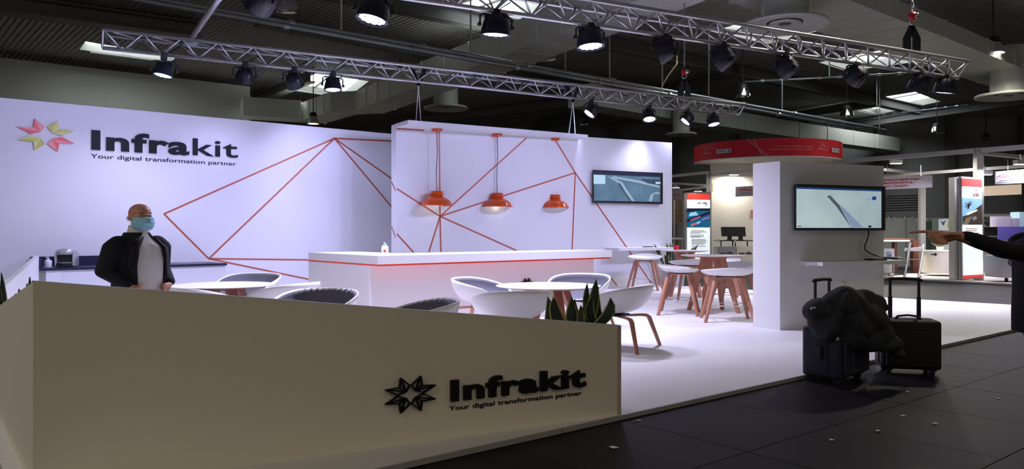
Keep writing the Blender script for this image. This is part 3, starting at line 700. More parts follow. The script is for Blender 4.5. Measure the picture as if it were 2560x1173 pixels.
for px, py, tgt, lit, en, sp, lb in (
    (655, -8, back(150, 1.5), False, 700, 80, 'dark stage light cut by the top picture edge at the left'),
    (935, 28, DN(-.2, -.12), True, 1300, 120, 'large glowing stage light at the top left of the picture'),
    (1240, 62, DN(-.05, .08), True, 700, 120, 'glowing stage light in front of the big bright skylight'),
    (1475, 97, DN(.08, -.08), True, 840, 120, 'glowing stage light second from the left on the near truss right of the skylight'),
    (1662, 122, back(400, 1.4), False, 640, 70, 'dark stage light with yellow cable below it on the near truss'),
    (1808, 140, cent(1080, 1.2), False, 420, 80, 'dark stage light just right of the first chain on the near truss'),
    (1965, 165, cent(1300, 1.0), False, 420, 80, 'dark stage light under the round air vent on the near truss'),
    (2140, 185, cent(1560, .6), False, 420, 80, 'dark stage light before the small skylight on the near truss'),
    (2300, 207, DN(-.2, .3), False, 640, 110, 'dark stage light second from the right end of the near truss'),
    (2363, 217, DN(-.1, .16), True, 680, 120, 'stage light at the right end of the near truss')):
    fixture(px, py, UT2, pb2, 0, tgt if abs(tgt[2]+1) < 1e-6 else aim_at(px, py, UT2, pb2, tgt), lb, lit, en*K1, sp, .95)
# ---------------------------------------------------------------- rigging: chains, hooks, slings, straps
def chain(p0, p1, name, label, r=.022):
    t = thing(name, label, 'chain', p1); n = max(6, int((p0-p1).length/.10)); u = (p0-p1)/n
    me = [MB().tube([Vector((math.cos(a)*r*(1 if k else 0), math.sin(a)*0+math.cos(a)*r*(0 if k else 1), math.sin(a)*.06)) for a in [2*PI*j/10 for j in range(11)]], .011, 5).mesh('chain_link', M_pipe, True) for k in (0, 1)]
    for i in range(n):
        o = obj('chain_link', me[i % 2], t, True); o.location = p1+u*(i+.5)
    return t
def sling(px, ytop, ychord, ptrs, u, name, label):
    d = Vector(((px-CX)/F, 1, 0)); tt = xing(Vector((0, 0, 0)), d, Vector((ptrs.x, ptrs.y, 0)), u); y = tt.y
    top = D(px, ytop, y); t = thing(name, label, 'sling', z(top, ZT))
    for s in (-1, 1):
        q = D(px+s*(12 if u is UT2 else 9), ychord, y); b = q-top; sd = Vector((.07, 0, 0)); mid = top+b*.5+Vector((s*.05, 0, 0))
        part('strap', MB().prism([top-sd*.6, top+sd*.6, mid+sd, q+sd, q-sd, mid-sd], (0, .06, 0)), M_blackm, t, True)
    part('shackle', MB().tube([top+Vector((.06*math.cos(a), 0, .07+.08*math.sin(a))) for a in [2*PI*j/12 for j in range(13)]], .016, 6), M_chrome, t, True, smooth=True)
    part('hoist_hook', MB().ball(top+Vector((0, -.02, .17)), (.10, .06, .09)), mat('red_hook', srgb(190, 25, 30), .4), t, True, smooth=True)
    part('swivel', MB().ball(top+Vector((.06, -.05, .17)), (.06, .04, .06)), M_chrome, t, True, smooth=True)
    return top+Vector((0, 0, .26))
e = sling(2281, 62, 128, QA+NT2*.23, UT2, 'lifting_sling', 'black lifting sling with red hook holding the near truss at the right')
chain(e+Vector((0, 0, 6)), e, 'hoist_chain', 'steel hoist chain above the red hook at the top right')
e = sling(1711, 196, 244, TA+NT1*.23, UT1, 'lifting_sling', 'black lifting sling with red and silver hook holding the back truss')
chain(e+Vector((0, 0, 5)), e, 'hoist_chain', 'steel hoist chain running down between the two trusses')
# black hanging straps from back truss to the canopy
def drop_strap(px, y0, y1, ends, label):
    d = Vector(((px-CX)/F, 1, 0)); pl = TA+NT1*.23; tt = xing(Vector((0, 0, 0)), d, Vector((pl.x, pl.y, 0)), UT1); y = tt.y
    t = thing('hanging_strap', label, 'strap', D(px, y1, y)); a = D(px, y0, y); b = D(px, y1, y); bw = .06
    for s in (-1, 1):
        p = a+Vector((s*.14, 0, 0)); part('webbing', MB().prism([p-Vector((bw, 0, 0)), p+Vector((bw, 0, 0)), b+Vector((bw*.4, 0, 0)), b-Vector((bw*.4, 0, 0))], (0, .03, 0)), M_blackm, t, True)
    for (ex, ey, yd) in ends:
        part('wire_rope', MB().tube([b, D(ex, ey, yd)], .012, 6), M_alu2, t, True)
    return t
drop_strap(1046, 172, 214, [(1040, 303, 17.2), (1052, 303, 17.2)], 'black webbing strap wrapped round the back truss over the canopy left end')
drop_strap(1432, 216, 255, [(1422, 334, 19.3), (1438, 335, 19.4)], 'black webbing strap wrapped round the back truss over the canopy right end')
o = part('yellow_cable', MB().tube([D(1693, 138, 13), D(1692, 160, 14), D(1672, 186, 15.6), D(1656, 213, 18), D(1650, 236, 20.2)], .014, 6), mat('yellow_cable', srgb(150, 140, 60), .6), smooth=True)
tag(o, 'yellowish cable hanging between the two trusses', 'cable')
# ---------------------------------------------------------------- hall: ceiling with skylights, walls
HC = 10.0
sky_px = [[(1065, 38), (1225, 75), (1400, 10), (1262, -24)], [(1775, 78), (1915, 112), (2090, 65), (1950, 35)], [(2046, 156), (2118, 178), (2338, 148), (2250, 117)],
          [(2090, 262), (2186, 288), (2351, 254), (2288, 230)], [(698, 221), (866, 246), (922, 203), (757, 180)], [(199, 124), (428, 153), (447, 141), (213, 104)], [(1655, 335), (1738, 350), (1830, 330), (1745, 314)]]
sk = [[W(x, y, HC) for x, y in q] for q in sky_px]
m = mat('corrugated_roof', (.40, .385, .375), .75, vary=.2, scale=2)
nt = m.node_tree; wv = nt.nodes.new('ShaderNodeTexWave'); wv.inputs['Scale'].default_value = 1.3; wv.inputs['Distortion'].default_value = 0
tc = nt.nodes.new('ShaderNodeTexCoord'); mp = nt.nodes.new('ShaderNodeMapping'); mp.inputs['Rotation'].default_value = (0, 0, -math.atan2(U1.y, U1.x))
bp = nt.nodes.new('ShaderNodeBump'); bp.inputs['Strength'].default_value = 1; bp.inputs['Distance'].default_value = .12
nt.links.new(tc.outputs['Object'], mp.inputs['Vector']); nt.links.new(mp.outputs['Vector'], wv.inputs['Vector']); nt.links.new(wv.outputs['Fac'], bp.inputs['Height']); nt.links.new(bp.outputs['Normal'], nt.nodes['Principled BSDF'].inputs['Normal'])
bm = bmesh.new(); es = []
for loop in [[Vector((-60, -12, HC)), Vector((90, -12, HC)), Vector((90, 92, HC)), Vector((-60, 92, HC))]]+sk:
    vs = [bm.verts.new(p) for p in loop]; es += [bm.edges.new((vs[i], vs[(i+1) % 4])) for i in range(4)]
bmesh.ops.triangle_fill(bm, use_beauty=True, use_dissolve=False, edges=es)
me = bpy.data.meshes.new('ceiling')
bm.to_mesh(me); bm.free(); me.materials.append(m)
ceil = tag(obj('ceiling', me), kind='structure')
for k, q in enumerate(sk):
    c = sum(q, Vector())/4
    t = tag(thing('window_%d' % (k+1), None, None, c), kind='structure')
    up = Vector((0, 0, .38)); inn = [p+(c-p)*.10+up for p in q]
    for i in range(4):
        a, b = q[i], q[(i+1) % 4]; a2, b2 = inn[i], inn[(i+1) % 4]
        nrm = (b-a).cross(a2-a).normalized(); nrm = nrm if nrm.dot(a-c) > 0 else -nrm
        part('reveal', MB().prism([a, b, b2, a2], nrm*.03), M_reveal, t, True)
    h0, h1 = (inn[0]+inn[3])/2, (inn[1]+inn[2])/2
    half = [[inn[0], (inn[0]+inn[1])/2, (inn[3]+inn[2])/2, inn[3]], [(inn[0]+inn[1])/2, inn[1], inn[2], (inn[3]+inn[2])/2]]
    for hh in half: part('pane', MB().prism(hh, (0, 0, .03)), M_sky, t, True)
    part('glazing_bar', MB().tube([(inn[0]+inn[1])/2-Vector((0, 0, .03)), (inn[3]+inn[2])/2-Vector((0, 0, .03))], .06, 6), M_beam, t, True)
    part('frame_bar', MB().tube([q[0]+(c-q[0])*.2-Vector((0, 0, .1)), q[1]+(c-q[1])*.2-Vector((0, 0, .1))], .05, 6), M_beam, t, True)
M_hallw = mat('hall_wall_panel', (.78, .79, .73), .8, vary=.08, scale=.4)
g0, g1 = W(-700, 40, HC), W(625, 201, HC)
struct('wall_hall', MB().prism([z(g0, 0), z(g1, 0), g1-Vector((0, 0, .35)), g0-Vector((0, 0, .35))], V1*.4), M_hallw)
struct('wall_far', MB().prism([(-60, 74, 0), (90, 50, 0), (90, 50, HC), (-60, 74, HC)], (0, .4, 0)), mat('far_wall_cladding', (.26, .255, .255), .85, vary=.2, scale=.5))
# far wall posts
for x in range(8, 60, 5):
    o = part('trim_post', MB().box((x, 74-(x+60)*24/150-.35, HC/2), (.5, .5, HC)), M_beam); o.name = 'trim_%d' % x; tag(o, kind='structure')
# roof girders
def girder(p, q, w_, h_, name='roof_girder', label=None, m=M_beam):
    u = (q-p).normalized(); n = Vector((-u.y, u.x, 0)); t = thing(name, label, 'beam', (p+q)/2)
    part('lower_flange', MB().prism([p-n*w_/2, q-n*w_/2, q+n*w_/2, p+n*w_/2], (0, 0, .06)), m, t, True)
    part('web', MB().prism([p-n*.04+Vector((0, 0, .06)), q-n*.04+Vector((0, 0, .06)), q+n*.04+Vector((0, 0, .06)), p+n*.04+Vector((0, 0, .06))], (0, 0, h_)), m, t, True)
    part('upper_flange', MB().prism([p-n*w_/2+Vector((0, 0, h_+.06)), q-n*w_/2+Vector((0, 0, h_+.06)), q+n*w_/2+Vector((0, 0, h_+.06)), p+n*w_/2+Vector((0, 0, h_+.06))], (0, 0, .06)), m, t, True)
M_beam2 = mat('pale_steel_beam', (.20, .20, .19), .7)
girder(W(-250, 0, 9.3), W(500, 98, 9.3), .9, .5, label='pale roof beam at the top left above the hall wall', m=M_beam2)
girder(W(700, -25, 9.35), W(1500, 130, 9.35), .5, .5, label='dark roof beam passing under the largest skylight')
girder(W(1500, 120, 9.35), W(2300, 287, 9.35), .5, .5, label='dark roof beam crossing behind the near truss toward the right')
girder(W(640, 65, 9.35), W(1700, 262, 9.35), .4, .4, label='dark roof beam running just above the back truss')
girder(W(1330, 330, 9.3), W(1850, 190, 9.3), .5, .4, label='dark cross beam sloping above the red ring canopy')
girder(W(1660, 352, 9.3), W(2200, 265, 9.3), .5, .4, label='dark cross beam right above the red ring canopy')
girder(W(1900, 352, 9.3), W(2560, 262, 9.3), .5, .4, label='dark cross beam at the far right below the skylight')
girder(W(640, 262, 9.3), W(775, 205, 9.3), .6, .4, label='pale short cross beam left of the small skylight', m=M_beam2)
girder(W(980, 318, 9.3), W(1480, 262, 9.3), .4, .4, label='dark cross beam right above the canopy slab')
# ducts
M_duct_lit = mat('galvanised_duct_lit_tone', (.78, .80, .74), .6, vary=.06)  # lighter copy of the duct colour, skylight on the zigzag duct painted in
def duct(name, label, left, wid, hgt, zb, side, M_duct=M_duct):
    pts = [W(x, y, zb) for x, y in left]; t = thing(name, label, 'duct', sum(pts, Vector())/len(pts)); N = len(pts)
    offs = []
    for i in range(N):
        u = (pts[min(i+1, N-1)]-pts[max(i-1, 0)]).normalized(); offs.append(Vector((-u.y, u.x, 0))*side*wid)
    up = Vector((0, 0, hgt))
    for i in range(N-1):
        a, b, c_, d = pts[i], pts[i+1], pts[i+1]+offs[i+1], pts[i]+offs[i]
        part('duct_section', MB().add([a, b, c_, d, a+up, b+up, c_+up, d+up], [(0, 1, 2, 3), (4, 5, 6, 7), (0, 1, 5, 4), (1, 2, 6, 5), (2, 3, 7, 6), (3, 0, 4, 7)]), M_duct, t, True)
        for f_ in ([0.0] if (b-a).length < 4 else [k/4 for k in range(4)]):
            p = a+(b-a)*f_; q = p+(offs[i]*(1-f_)+offs[i+1]*f_); u = (b-a).normalized()*.07; o = (q-p).normalized()*.03
            part('flange', MB().prism([p-o-u, q+o-u, q+o+u, p-o+u], up+Vector((0, 0, .03))), M_duct, t, True).location = (0, 0, -.015)
    return t
duct('air_duct', 'grey rectangular air duct zigzagging across the ceiling behind the back truss', [(1790, -8), (1574, 71), (1334, 159), (1085, 240), (958, 284), (893, 286), (812, 309), (740, 306), (600, 298)], 1.6, 1.0, 7.6, 1, M_duct_lit)
duct('air_duct', 'broad grey air duct descending from the top right to the picture edge', [(2020, -42), (2198, 30), (2364, 94), (2470, 137), (2700, 225)], 2.2, .55, 7.6, 1)
duct('air_duct', 'dim grey air duct far behind the red ring canopy', [(1480, 262), (1700, 300), (2000, 345), (2250, 378)], 1.4, 1.0, 7.4, 1)
def vent(px, ybot, r, hgt, zb, label):
    c = W(px, ybot, zb); t = thing('ceiling_vent', label, 'air vent', c, group='round ceiling vents')
    part('spout', MB().lathe([(r*.55, .15), (r*.55, hgt)], 28), M_duct, t, smooth=True)
    part('collar', MB().lathe([(r*.57, hgt*.55), (r*.6, hgt*.55), (r*.6, hgt*.6), (r*.57, hgt*.6)], 28), M_duct, t)
    part('diffuser_disc', MB().lathe([(r*.42, .10), (r, .0), (r*1.02, .04), (r*.98, .10), (r*.55, .18)], 32), M_duct, t, smooth=40)
    part('inner_ring', MB().lathe([(r*.16, .06), (r*.36, .04), (r*.38, .08), (r*.16, .1)], 28), M_duct, t, smooth=40)
    part('core', MB().lathe([(0, .04), (r*.14, .05), (r*.14, .12), (0, .12)], 20), M_beam, t)
vent(1115, 273, 1.0, 1.9, 7.0, 'round air vent on the zigzag duct left of the canopy')
vent(1962, 66, 1.1, 2.2, 6.9, 'large round air vent at the top of the picture above the near truss')
vent(2522, 243, 1.15, 1.9, 6.6, 'round air vent at the right picture edge')
vent(1703, 338, .8, 2.0, 6.5, 'small round air vent before the distant skylight')
# sprinkler pipes with hangers
def pipe_run(label, pix, zz, r, m=M_pipe, rods=()):
    pts = [W(x, y, zz) for x, y in pix]; t = thing('ceiling_pipe', label, 'pipe', pts[len(pts)//2])
    part('pipe', MB().tube(pts, r, 8), m, t, True, smooth=True)
    for k in range(1, 9):
        p = pts[0]+(pts[-1]-pts[0])*(k/9); u = (pts[-1]-pts[0]).normalized()*.08; part('pipe_joint', MB().tube([p-u, p+u], r*1.5, 8), m, t, True)
    for k in rods:
        p = pts[0]+(pts[-1]-pts[0])*k; part('hanger_rod', MB().tube([p, z(p, HC)], .03, 6), m, t, True)
pipe_run('upper of the twin steel pipes running along the ceiling between the trusses', [(300, -18), (2192, 321)], 6.9, .075, rods=(.15, .27, .38, .44, .52, .6, .75))
pipe_run('lower of the twin steel pipes running along the ceiling between the trusses', [(300, -8), (2150, 322)], 6.75, .07)
pipe_run('thin steel conduit crossing above the zigzag duct', [(880, 243), (1320, 103), (1530, 33)], 8.8, .05, rods=(.3, .7))
pipe_run('thin steel conduit below the skylight at the right', [(2035, 295), (2215, 326)], 7.2, .06, rods=(.9,))
pipe_run('thin steel conduit under the small right skylight', [(2188, 290), (2420, 262)], 7.8, .04, rods=(.02,))
pipe_run('thin steel conduit crossing from the near truss to the right', [(1860, 205), (2300, 182)], 8.6, .05, rods=(.5,))
# hall lamps
def hall_lamp(px, py, label, lit, zz=7.8, r=.37):
    c = W(px, py, zz); t = thing('hall_lamp', label, 'lamp', c, group='pendant hall lamps')
    part('reflector', MB().lathe([(r, 0), (r*.92, .16), (r*.62, .38), (r*.6, .38), (r*.88, .15), (r*.96, .01)], 24), M_chrome if not lit else M_alu2, t, smooth=40)
    part('gear_cap', MB().lathe([(r*.62, .36), (r*.6, .52), (r*.4, .6), (0, .62)], 20), M_blackm, t, smooth=40)
    part('bulb', MB().lathe([(0, .04), (r*.85, .05), (r*.85, .08), (0, .08)], 20), M_bulb if lit else mat('unlit_bulb', (.5, .5, .5), .2), t)
    part('hanger', MB().tube([(0, 0, .6), (0, 0, HC-zz)], .025, 6), M_blackm, t)
    if lit:
        ld = bpy.data.lights.new('lamp_beam', 'SPOT'); ld.energy = 2000 if px > 2400 else 5200; ld.color = (1, .93, .82); ld.spot_size = R(160); ld.spot_blend = .5; ld.shadow_soft_size = .3
        lo = bpy.data.objects.new('lamp_beam', ld); COL.objects.link(lo); lo.parent = t; lo.location = (0, 0, -.03)
for px, py, lit, lb in ((1000, 258, 1, 'lit hall lamp right of the zigzag duct bend'), (783, 310, 1, 'lit hall lamp just above the back wall edge'), (1366, 148, 0, 'unlit hall lamp before the zigzag duct between the trusses'),
    (1857, 241, 0, 'unlit hall lamp right of the back truss end'), (2483, 134, 1, 'lit hall lamp at the top right before the broad duct'), (2117, 290, 0, 'unlit hall lamp left of the right-hand skylight'), (2342, 332, 0, 'unlit hall lamp above the neighbouring stand frame'),
    (2465, 356, 0, 'unlit hall lamp at the far right above the neighbouring stand'), (1457, 311, 0, 'unlit hall lamp above the right end of the canopy'), (715, 26, 0, 'unlit hall lamp at the top left by the twin pipes'), (1697, 400, 1, 'small lit hall lamp beside the end of the centre wall'),
    (1750, 300, 0, 'distant unlit hall lamp before the far skylight')):
    hall_lamp(px, py, lb, lit, *((7.0, .30) if px == 783 else ()))
# ---------------------------------------------------------------- people
def caps(mb, p, q, r0, r1, n=None):
    p, q = Vector(p), Vector(q); L = (q-p).length; n = n or max(2, int(L/(min(r0, r1)*.45))+1)
    for i in range(n+1):
        t = i/n; mb.ball(p+(q-p)*t, r0+(r1-r0)*t, seg=12, rg=8)
def chainc(mb, pts, rs):
    for i in range(len(pts)-1): caps(mb, pts[i], pts[i+1], rs[i], rs[i+1])
def head(mb, c, yaw=0, s=1.0):
    Rm = Matrix.Rotation(yaw, 3, 'Z'); c = Vector(c); T = lambda q: c+Rm@Vector(q)*s
    e = lambda q, r: mb.ball(T(q), tuple(a*s for a in r), Rm, seg=20, rg=14)
    e((0, .015, .03), (.077, .097, .092)); e((0, -.01, -.02), (.070, .085, .085)); e((0, -.035, -.075), (.050, .052, .045)); e((0, -.02, -.045), (.062, .065, .055))
    e((0, -.078, .012), (.050, .016, .012))                                   # brow
    chainc(mb, [T((0, -.088, .0)), T((0, -.106, -.035))], [.010*s, .015*s])    # nose
    e((0, -.082, -.068), (.024, .010, .008)); e((0, -.078, -.10), (.022, .018, .016))
    for sx in (-1, 1):
        e((sx*.079, .012, -.012), (.010, .022, .032)); e((sx*.045, -.058, -.02), (.022, .022, .022))
    return T, Rm
def loft(rings, g=None, nv=40, k=1.0):
    n = len(rings)
    def fn(a, b):
        x = a*(n-1); i = min(int(x), n-2); t = x-i; t = t*t*(3-2*t)*.4+t*.6
        r = [rings[i][j]*(1-t)+rings[i+1][j]*t for j in range(5)]
        gg = g(a) if g else 0; th = gg+(2*PI-2*gg)*b
        ex = 2.3; c, s = math.cos(th), math.sin(th); e = (abs(c)**ex+abs(s)**ex)**(-1/ex)
        return Vector((r[3]+r[1]*k*e*s, r[4]-r[2]*k*e*c, r[0]))
    return MB().grid(fn, (n-1)*6, nv)
M_jack = mat('navy_blazer', (.006, .006, .014), .85, vary=.25, scale=30, bump=.1)
M_knit = mat('white_knit', (.86, .86, .87), .9, vary=.05, scale=80, bump=.3)
M_trou = mat('dark_trousers', (.012, .013, .022), .85)
M_shoe = mat('black_shoe', (.01, .01, .01), .4)
M_mask = mat('blue_face_mask', srgb(165, 226, 250), .7, vary=.05)
def hand(mb, wr, d, up, side, curl=.6, s=1.0):
    """wrist point, forward direction, back-of-hand normal, thumb side"""
    wr, d, up, side = Vector(wr), Vector(d).normalized(), Vector(up).normalized(), Vector(side).normalized()
    caps(mb, wr, wr+d*.045*s, .024*s, .026*s)
    for k, (off, ln) in enumerate(((.030, .072), (.010, .080), (-.010, .075), (-.029, .058))):
        k0 = wr+d*.088*s+side*off*s; caps(mb, wr+d*.03*s+side*off*.6*s, k0, .016*s, .0105*s)
        p = k0; dr = d
        for j, f in enumerate((.45, .30, .25)):
            a = curl*(.5+.5*j); dr = (dr*math.cos(a)-up*math.sin(a)).normalized(); q = p+dr*ln*f*s
            caps(mb, p, q, (.0100-.001*j)*s, (.0092-.001*j)*s); p = q
    t0 = wr+d*.02*s+side*.022*s; t1 = wr+d*.06*s+side*.052*s-up*.01*s; t2 = wr+d*.092*s+side*.056*s-up*.02*s
    chainc(mb, [t0, t1, t2], [.017*s, .0115*s, .009*s])
S_KEEP, S = S, 1.22
mpos = Vector(((348-CX)/F*7.05, 7.05, .04))
HS = .955                                                   # stature factor
man = thing('person', 'bald man in navy blazer, white turtleneck and blue face mask standing behind the low wall', 'person', mpos, R(65))
bb = MB(); T_, Rm_ = head(bb, (0, -.015, 1.655), R(-17))
chainc(bb, [(0, .015, 1.44), (0, .0, 1.59)], [.062, .056])
for c, r in (((0, .0, 1.28), (.165, .11, .20)), ((0, -.01, 1.08), (.15, .11, .18)), ((0, 0, .93), (.165, .12, .14))): bb.ball(c, r, seg=24, rg=16)
for sx in (-1, 1):
    chainc(bb, [(sx*.17, .01, 1.41), (sx*.225, .05, 1.16), (sx*.165, -.115, 1.005)], [.055, .042, .03])
    chainc(bb, [(sx*.09, 0, .9), (sx*.10, -.01, .49), (sx*.10, .03, .08)], [.085, .055, .04])
    chainc(bb, [(sx*.10, .04, .05), (sx*.115, -.12, .035)], [.04, .032])
    hand(bb, (sx*.158, -.125, 1.0), (-sx*.55, -.28, -.45), (sx*.3, -.8, .3), (-sx*.2, -.1, .9), .35)
me = remeshed(bb, .0085, 'body', M_skin, 5)
for v in me.vertices: v.co.z *= HS
obj('body', me, man)
def P_(name, mb, m, par=man, th=0, sm=True, label=None):
    me = mb.mesh(name, m, True, True)
    if th: me = solid(me, th, 1)
    for v in me.vertices: v.co.z *= HS
    return tag(obj(name, me, par), label)
sw = [(.84, .175, .130, 0, 0), (.95, .172, .128, 0, -.008), (1.08, .168, .128, 0, -.014), (1.25, .182, .130, 0, -.006), (1.38, .175, .118, 0, .004), (1.455, .105, .088, 0, .012), (1.50, .072, .075, 0, .012), (1.555, .066, .070, 0, .006), (1.575, .064, .068, 0, .004)]
P_('turtleneck', loft(sw), M_knit)
jk = [(.78, .205, .155, 0, .01), (.95, .200, .150, 0, .004), (1.10, .195, .147, 0, 0), (1.25, .208, .150, 0, .002), (1.36, .212, .140, 0, .008), (1.43, .165, .118, 0, .014), (1.475, .100, .096, 0, .022), (1.505, .082, .088, 0, .026)]
P_('blazer', loft(jk, lambda a: R(30-16*a+12*math.sin(a*PI))), M_jack, th=.012)
mb = loft(jk, lambda a: R(38-20*a+22*math.sin(a*PI)), k=1.03)
for sx in (-1, 1):
    b = MB(); chainc(b, [(sx*.165, .012, 1.405), (sx*.205, .016, 1.36), (sx*.245, .055, 1.15), (sx*.185, -.095, 1.03)], [.072, .078, .066, .047])
    me = remeshed(b, .010, 'sleeve', M_jack, 8)
    for v in me.vertices: v.co.z *= HS
    obj('sleeve', me, man)
    # lapel following the opening
    rows = []
    for i in range(9):
        zz = 1.06+.40*i/8; wv = .075*math.sin(PI*min(1, (i+.4)/8.6))+.006; th = R(36+6*math.sin((zz-1.0)*5)-16*i/8)
        rx, ry = (.205, .152) if zz < 1.36 else (.205-.105*(zz-1.36)/.1, .145-.04*(zz-1.36)/.1)
        a = Vector((sx*rx*1.05*math.sin(th), -ry*1.08*math.cos(th), zz)); b_ = Vector((sx*rx*1.09*math.sin(th+wv*4), -ry*1.10*math.cos(th+wv*4), zz+.01)); rows.append((a, b_))
    mb = MB()
    for i in range(8): mb.add([rows[i][0], rows[i][1], rows[i+1][1], rows[i+1][0]], [(0, 1, 2, 3)])
    P_('lapel', mb, M_jack, th=.006)
tr = MB()
for sx in (-1, 1): chainc(tr, [(sx*.085, 0, .93), (sx*.10, -.01, .49), (sx*.10, .03, .10)], [.105, .080, .068])
tr.ball((0, 0, .93), (.182, .135, .11), seg=24, rg=14)
me = remeshed(tr, .014, 'trousers', M_trou, 6)
for v in me.vertices: v.co.z *= HS
obj('trousers', me, man)
for sx in (-1, 1):
    b = MB(); chainc(b, [(sx*.10, .05, .055), (sx*.12, -.13, .045)], [.052, .046]); b.ball((sx*.11, -.04, .03), (.05, .13, .032)); me = remeshed(b, .010, 'shoe', M_shoe, 4)
    for v in me.vertices: v.co.z = max(0, v.co.z)*HS
    obj('shoe', me, man)
# face: mask with pleats, ear loops, eyes, brows
def mk(a, b):
    th = R(-68)+R(136)*a; t = b; zz = .004-.125*t; bul = 1+.10*math.sin(t*PI)-.12*max(0, t-.7)*3*.5
    pl = .004*(1 if int(t*9) % 3 == 1 else 0)
    return T_(((.081*bul+pl)*math.sin(th), -(.098*bul+pl+.016*math.cos(th)**4*math.sin(PI*min(1, t*1.2+.1)))*math.cos(th)-.006, zz*(1-.22*abs(math.sin(th))**2)-.006*abs(math.sin(th))-.008))
mk_o = P_('face_mask', MB().grid(mk, 28, 18), M_mask, th=.003)
for sx in (-1, 1):
    P_('ear_loop', MB().tube([T_((sx*.076, -.035, -.018)), T_((sx*.084, .0, -.002)), T_((sx*.088, .03, -.004)), T_((sx*.086, .03, -.035)), T_((sx*.078, -.01, -.065)), T_((sx*.074, -.03, -.08))], .0022, 5), M_white, mk_o)
    ey = P_('eye', MB().ball(T_((sx*.032, -.076, .008)), (.014, .010, .010), Rm_), mat('eye_white', (.75, .72, .70), .3))
    P_('iris', MB().ball(T_((sx*.033, -.0835, .008)), (.006, .004, .006), Rm_), mat('dark_iris', (.02, .02, .03), .2), ey)
    P_('eyebrow', MB().tube([T_((sx*.014, -.094, .026)), T_((sx*.034, -.091, .033)), T_((sx*.054, -.076, .028))], [.003, .004, .002], 6), mat('brown_brow', (.10, .055, .035), .8))
S = S_KEEP
# pointing person at the right picture edge
bx = Vector(((2642-CX)/F*5.0, 5.0, 0))
ps = thing('person', 'person in black coat at the right edge pointing left with outstretched arm', 'person', bx)
Yh = -.17
b = MB(); T2_, R2_ = head(b, (.06, 0, 1.655), R(-90)); chainc(b, [(.02, 0, 1.44), (.07, 0, 1.59)], [.062, .056])
for c, r in (((.01, 0, 1.28), (.095, .165, .20)), ((.03, 0, 1.08), (.10, .15, .18)), ((.045, 0, .93), (.105, .165, .14))): b.ball(c, r, seg=24, rg=16)
WR = Vector((-.488, Yh, 1.4625)); EL = Vector((-.276, Yh-.01, 1.358))
chainc(b, [(-.01, -.15, 1.42), EL, WR], [.055, .045, .028])
chainc(b, [(0, .16, 1.41), (.09, .22, 1.15), (.06, .21, .93)], [.055, .042, .03]); hand(b, (.058, .21, .92), (-.2, 0, -1), (0, 1, 0), (-1, 0, 0), .3)
for sy in (-1, 1):
    chainc(b, [(.03, sy*.09, .9), (.09, sy*.10, .49), (.16, sy*.10, .08)], [.085, .055, .04]); chainc(b, [(.17, sy*.1, .05), (.01, sy*.1, .035)], [.04, .032])
# hand: palm, pointing index, three curled fingers, thumb laid along the side
chainc(b, [WR, WR+Vector((-.045, 0, .004)), WR+Vector((-.088, 0, .008))], [.026, .031, .028])
b.ball(WR+Vector((-.055, 0, -.004)), (.045, .022, .036))
I0 = WR+Vector((-.085, 0, .022)); chainc(b, [I0, I0+Vector((-.045, 0, .006)), I0+Vector((-.075, 0, .004)), I0+Vector((-.103, 0, -.002))], [.0115, .0100, .0092, .0075])
for k in range(3):
    o = WR+Vector((-.084+.004*k, -.002-.002*k, .003-.018*k)); a = o+Vector((-.034+.004*k, -.008, -.004)); c = a+Vector((.006, -.022, -.006)); e_ = c+Vector((.030, .002, .0))
    chainc(b, [o, a, c, e_], [.0115, .0105, .0100, .0085])
chainc(b, [WR+Vector((-.020, -.022, .012)), WR+Vector((-.058, -.036, .014)), WR+Vector((-.090, -.034, .006)), WR+Vector((-.112, -.028, .002))], [.015, .0125, .0105, .0085])
obj('body', remeshed(b, .0062, 'body', M_skin, 4), ps)
M_coat = mat('black_coat', (.007, .007, .011), .9, vary=.3, scale=20, bump=.15)
b = MB(); chainc(b, [(-.01, -.15, 1.415), (-.12, Yh, 1.385), EL+Vector((.03, 0, 0)), EL+Vector((-.05, 0, .022)), WR+Vector((.025, 0, -.004))], [.085, .066, .056, .051, .037])
me = remeshed(b, .008, 'sleeve', M_coat, 6)
for v in me.vertices:
    q = noise.noise(Vector((v.co.x*9, v.co.y*9, v.co.z*14))); v.co += v.normal*q*.006
obj('sleeve', me, ps)
b = MB(); chainc(b, [(0, .17, 1.41), (.09, .235, 1.15), (.06, .215, .97)], [.08, .07, .05]); obj('sleeve', remeshed(b, .01, 'sleeve', M_coat, 6), ps)
ct_ = [(.83, .145, .235, .035, 0), (.95, .142, .230, .03, 0), (1.12, .135, .222, .025, 0), (1.25, .130, .222, .02, 0), (1.36, .125, .215, .005, 0), (1.43, .112, .17, 0, 0), (1.475, .085, .10, .005, 0), (1.535, .076, .082, .0, 0)]
me = loft(ct_).mesh('coat', M_coat, True, True); me = solid(me, .012, 1); obj('coat', me, ps)
b = MB()
for sy in (-1, 1): chainc(b, [(.05, sy*.09, .92), (.10, sy*.10, .49), (.16, sy*.10, .10)], [.105, .08, .065])
obj('trousers', remeshed(b, .014, 'trousers', M_trou, 5), ps)
for sy in (-1, 1):
    b = MB(); chainc(b, [(.18, sy*.1, .055), (.0, sy*.1, .045)], [.052, .046]); me = remeshed(b, .012, 'shoe', M_shoe, 4)
    for v in me.vertices: v.co.z = max(0, v.co.z)
    obj('shoe', me, ps)
P2 = lambda n_, mb_, m_: obj(n_, mb_.mesh(n_, m_, True, True), ps)
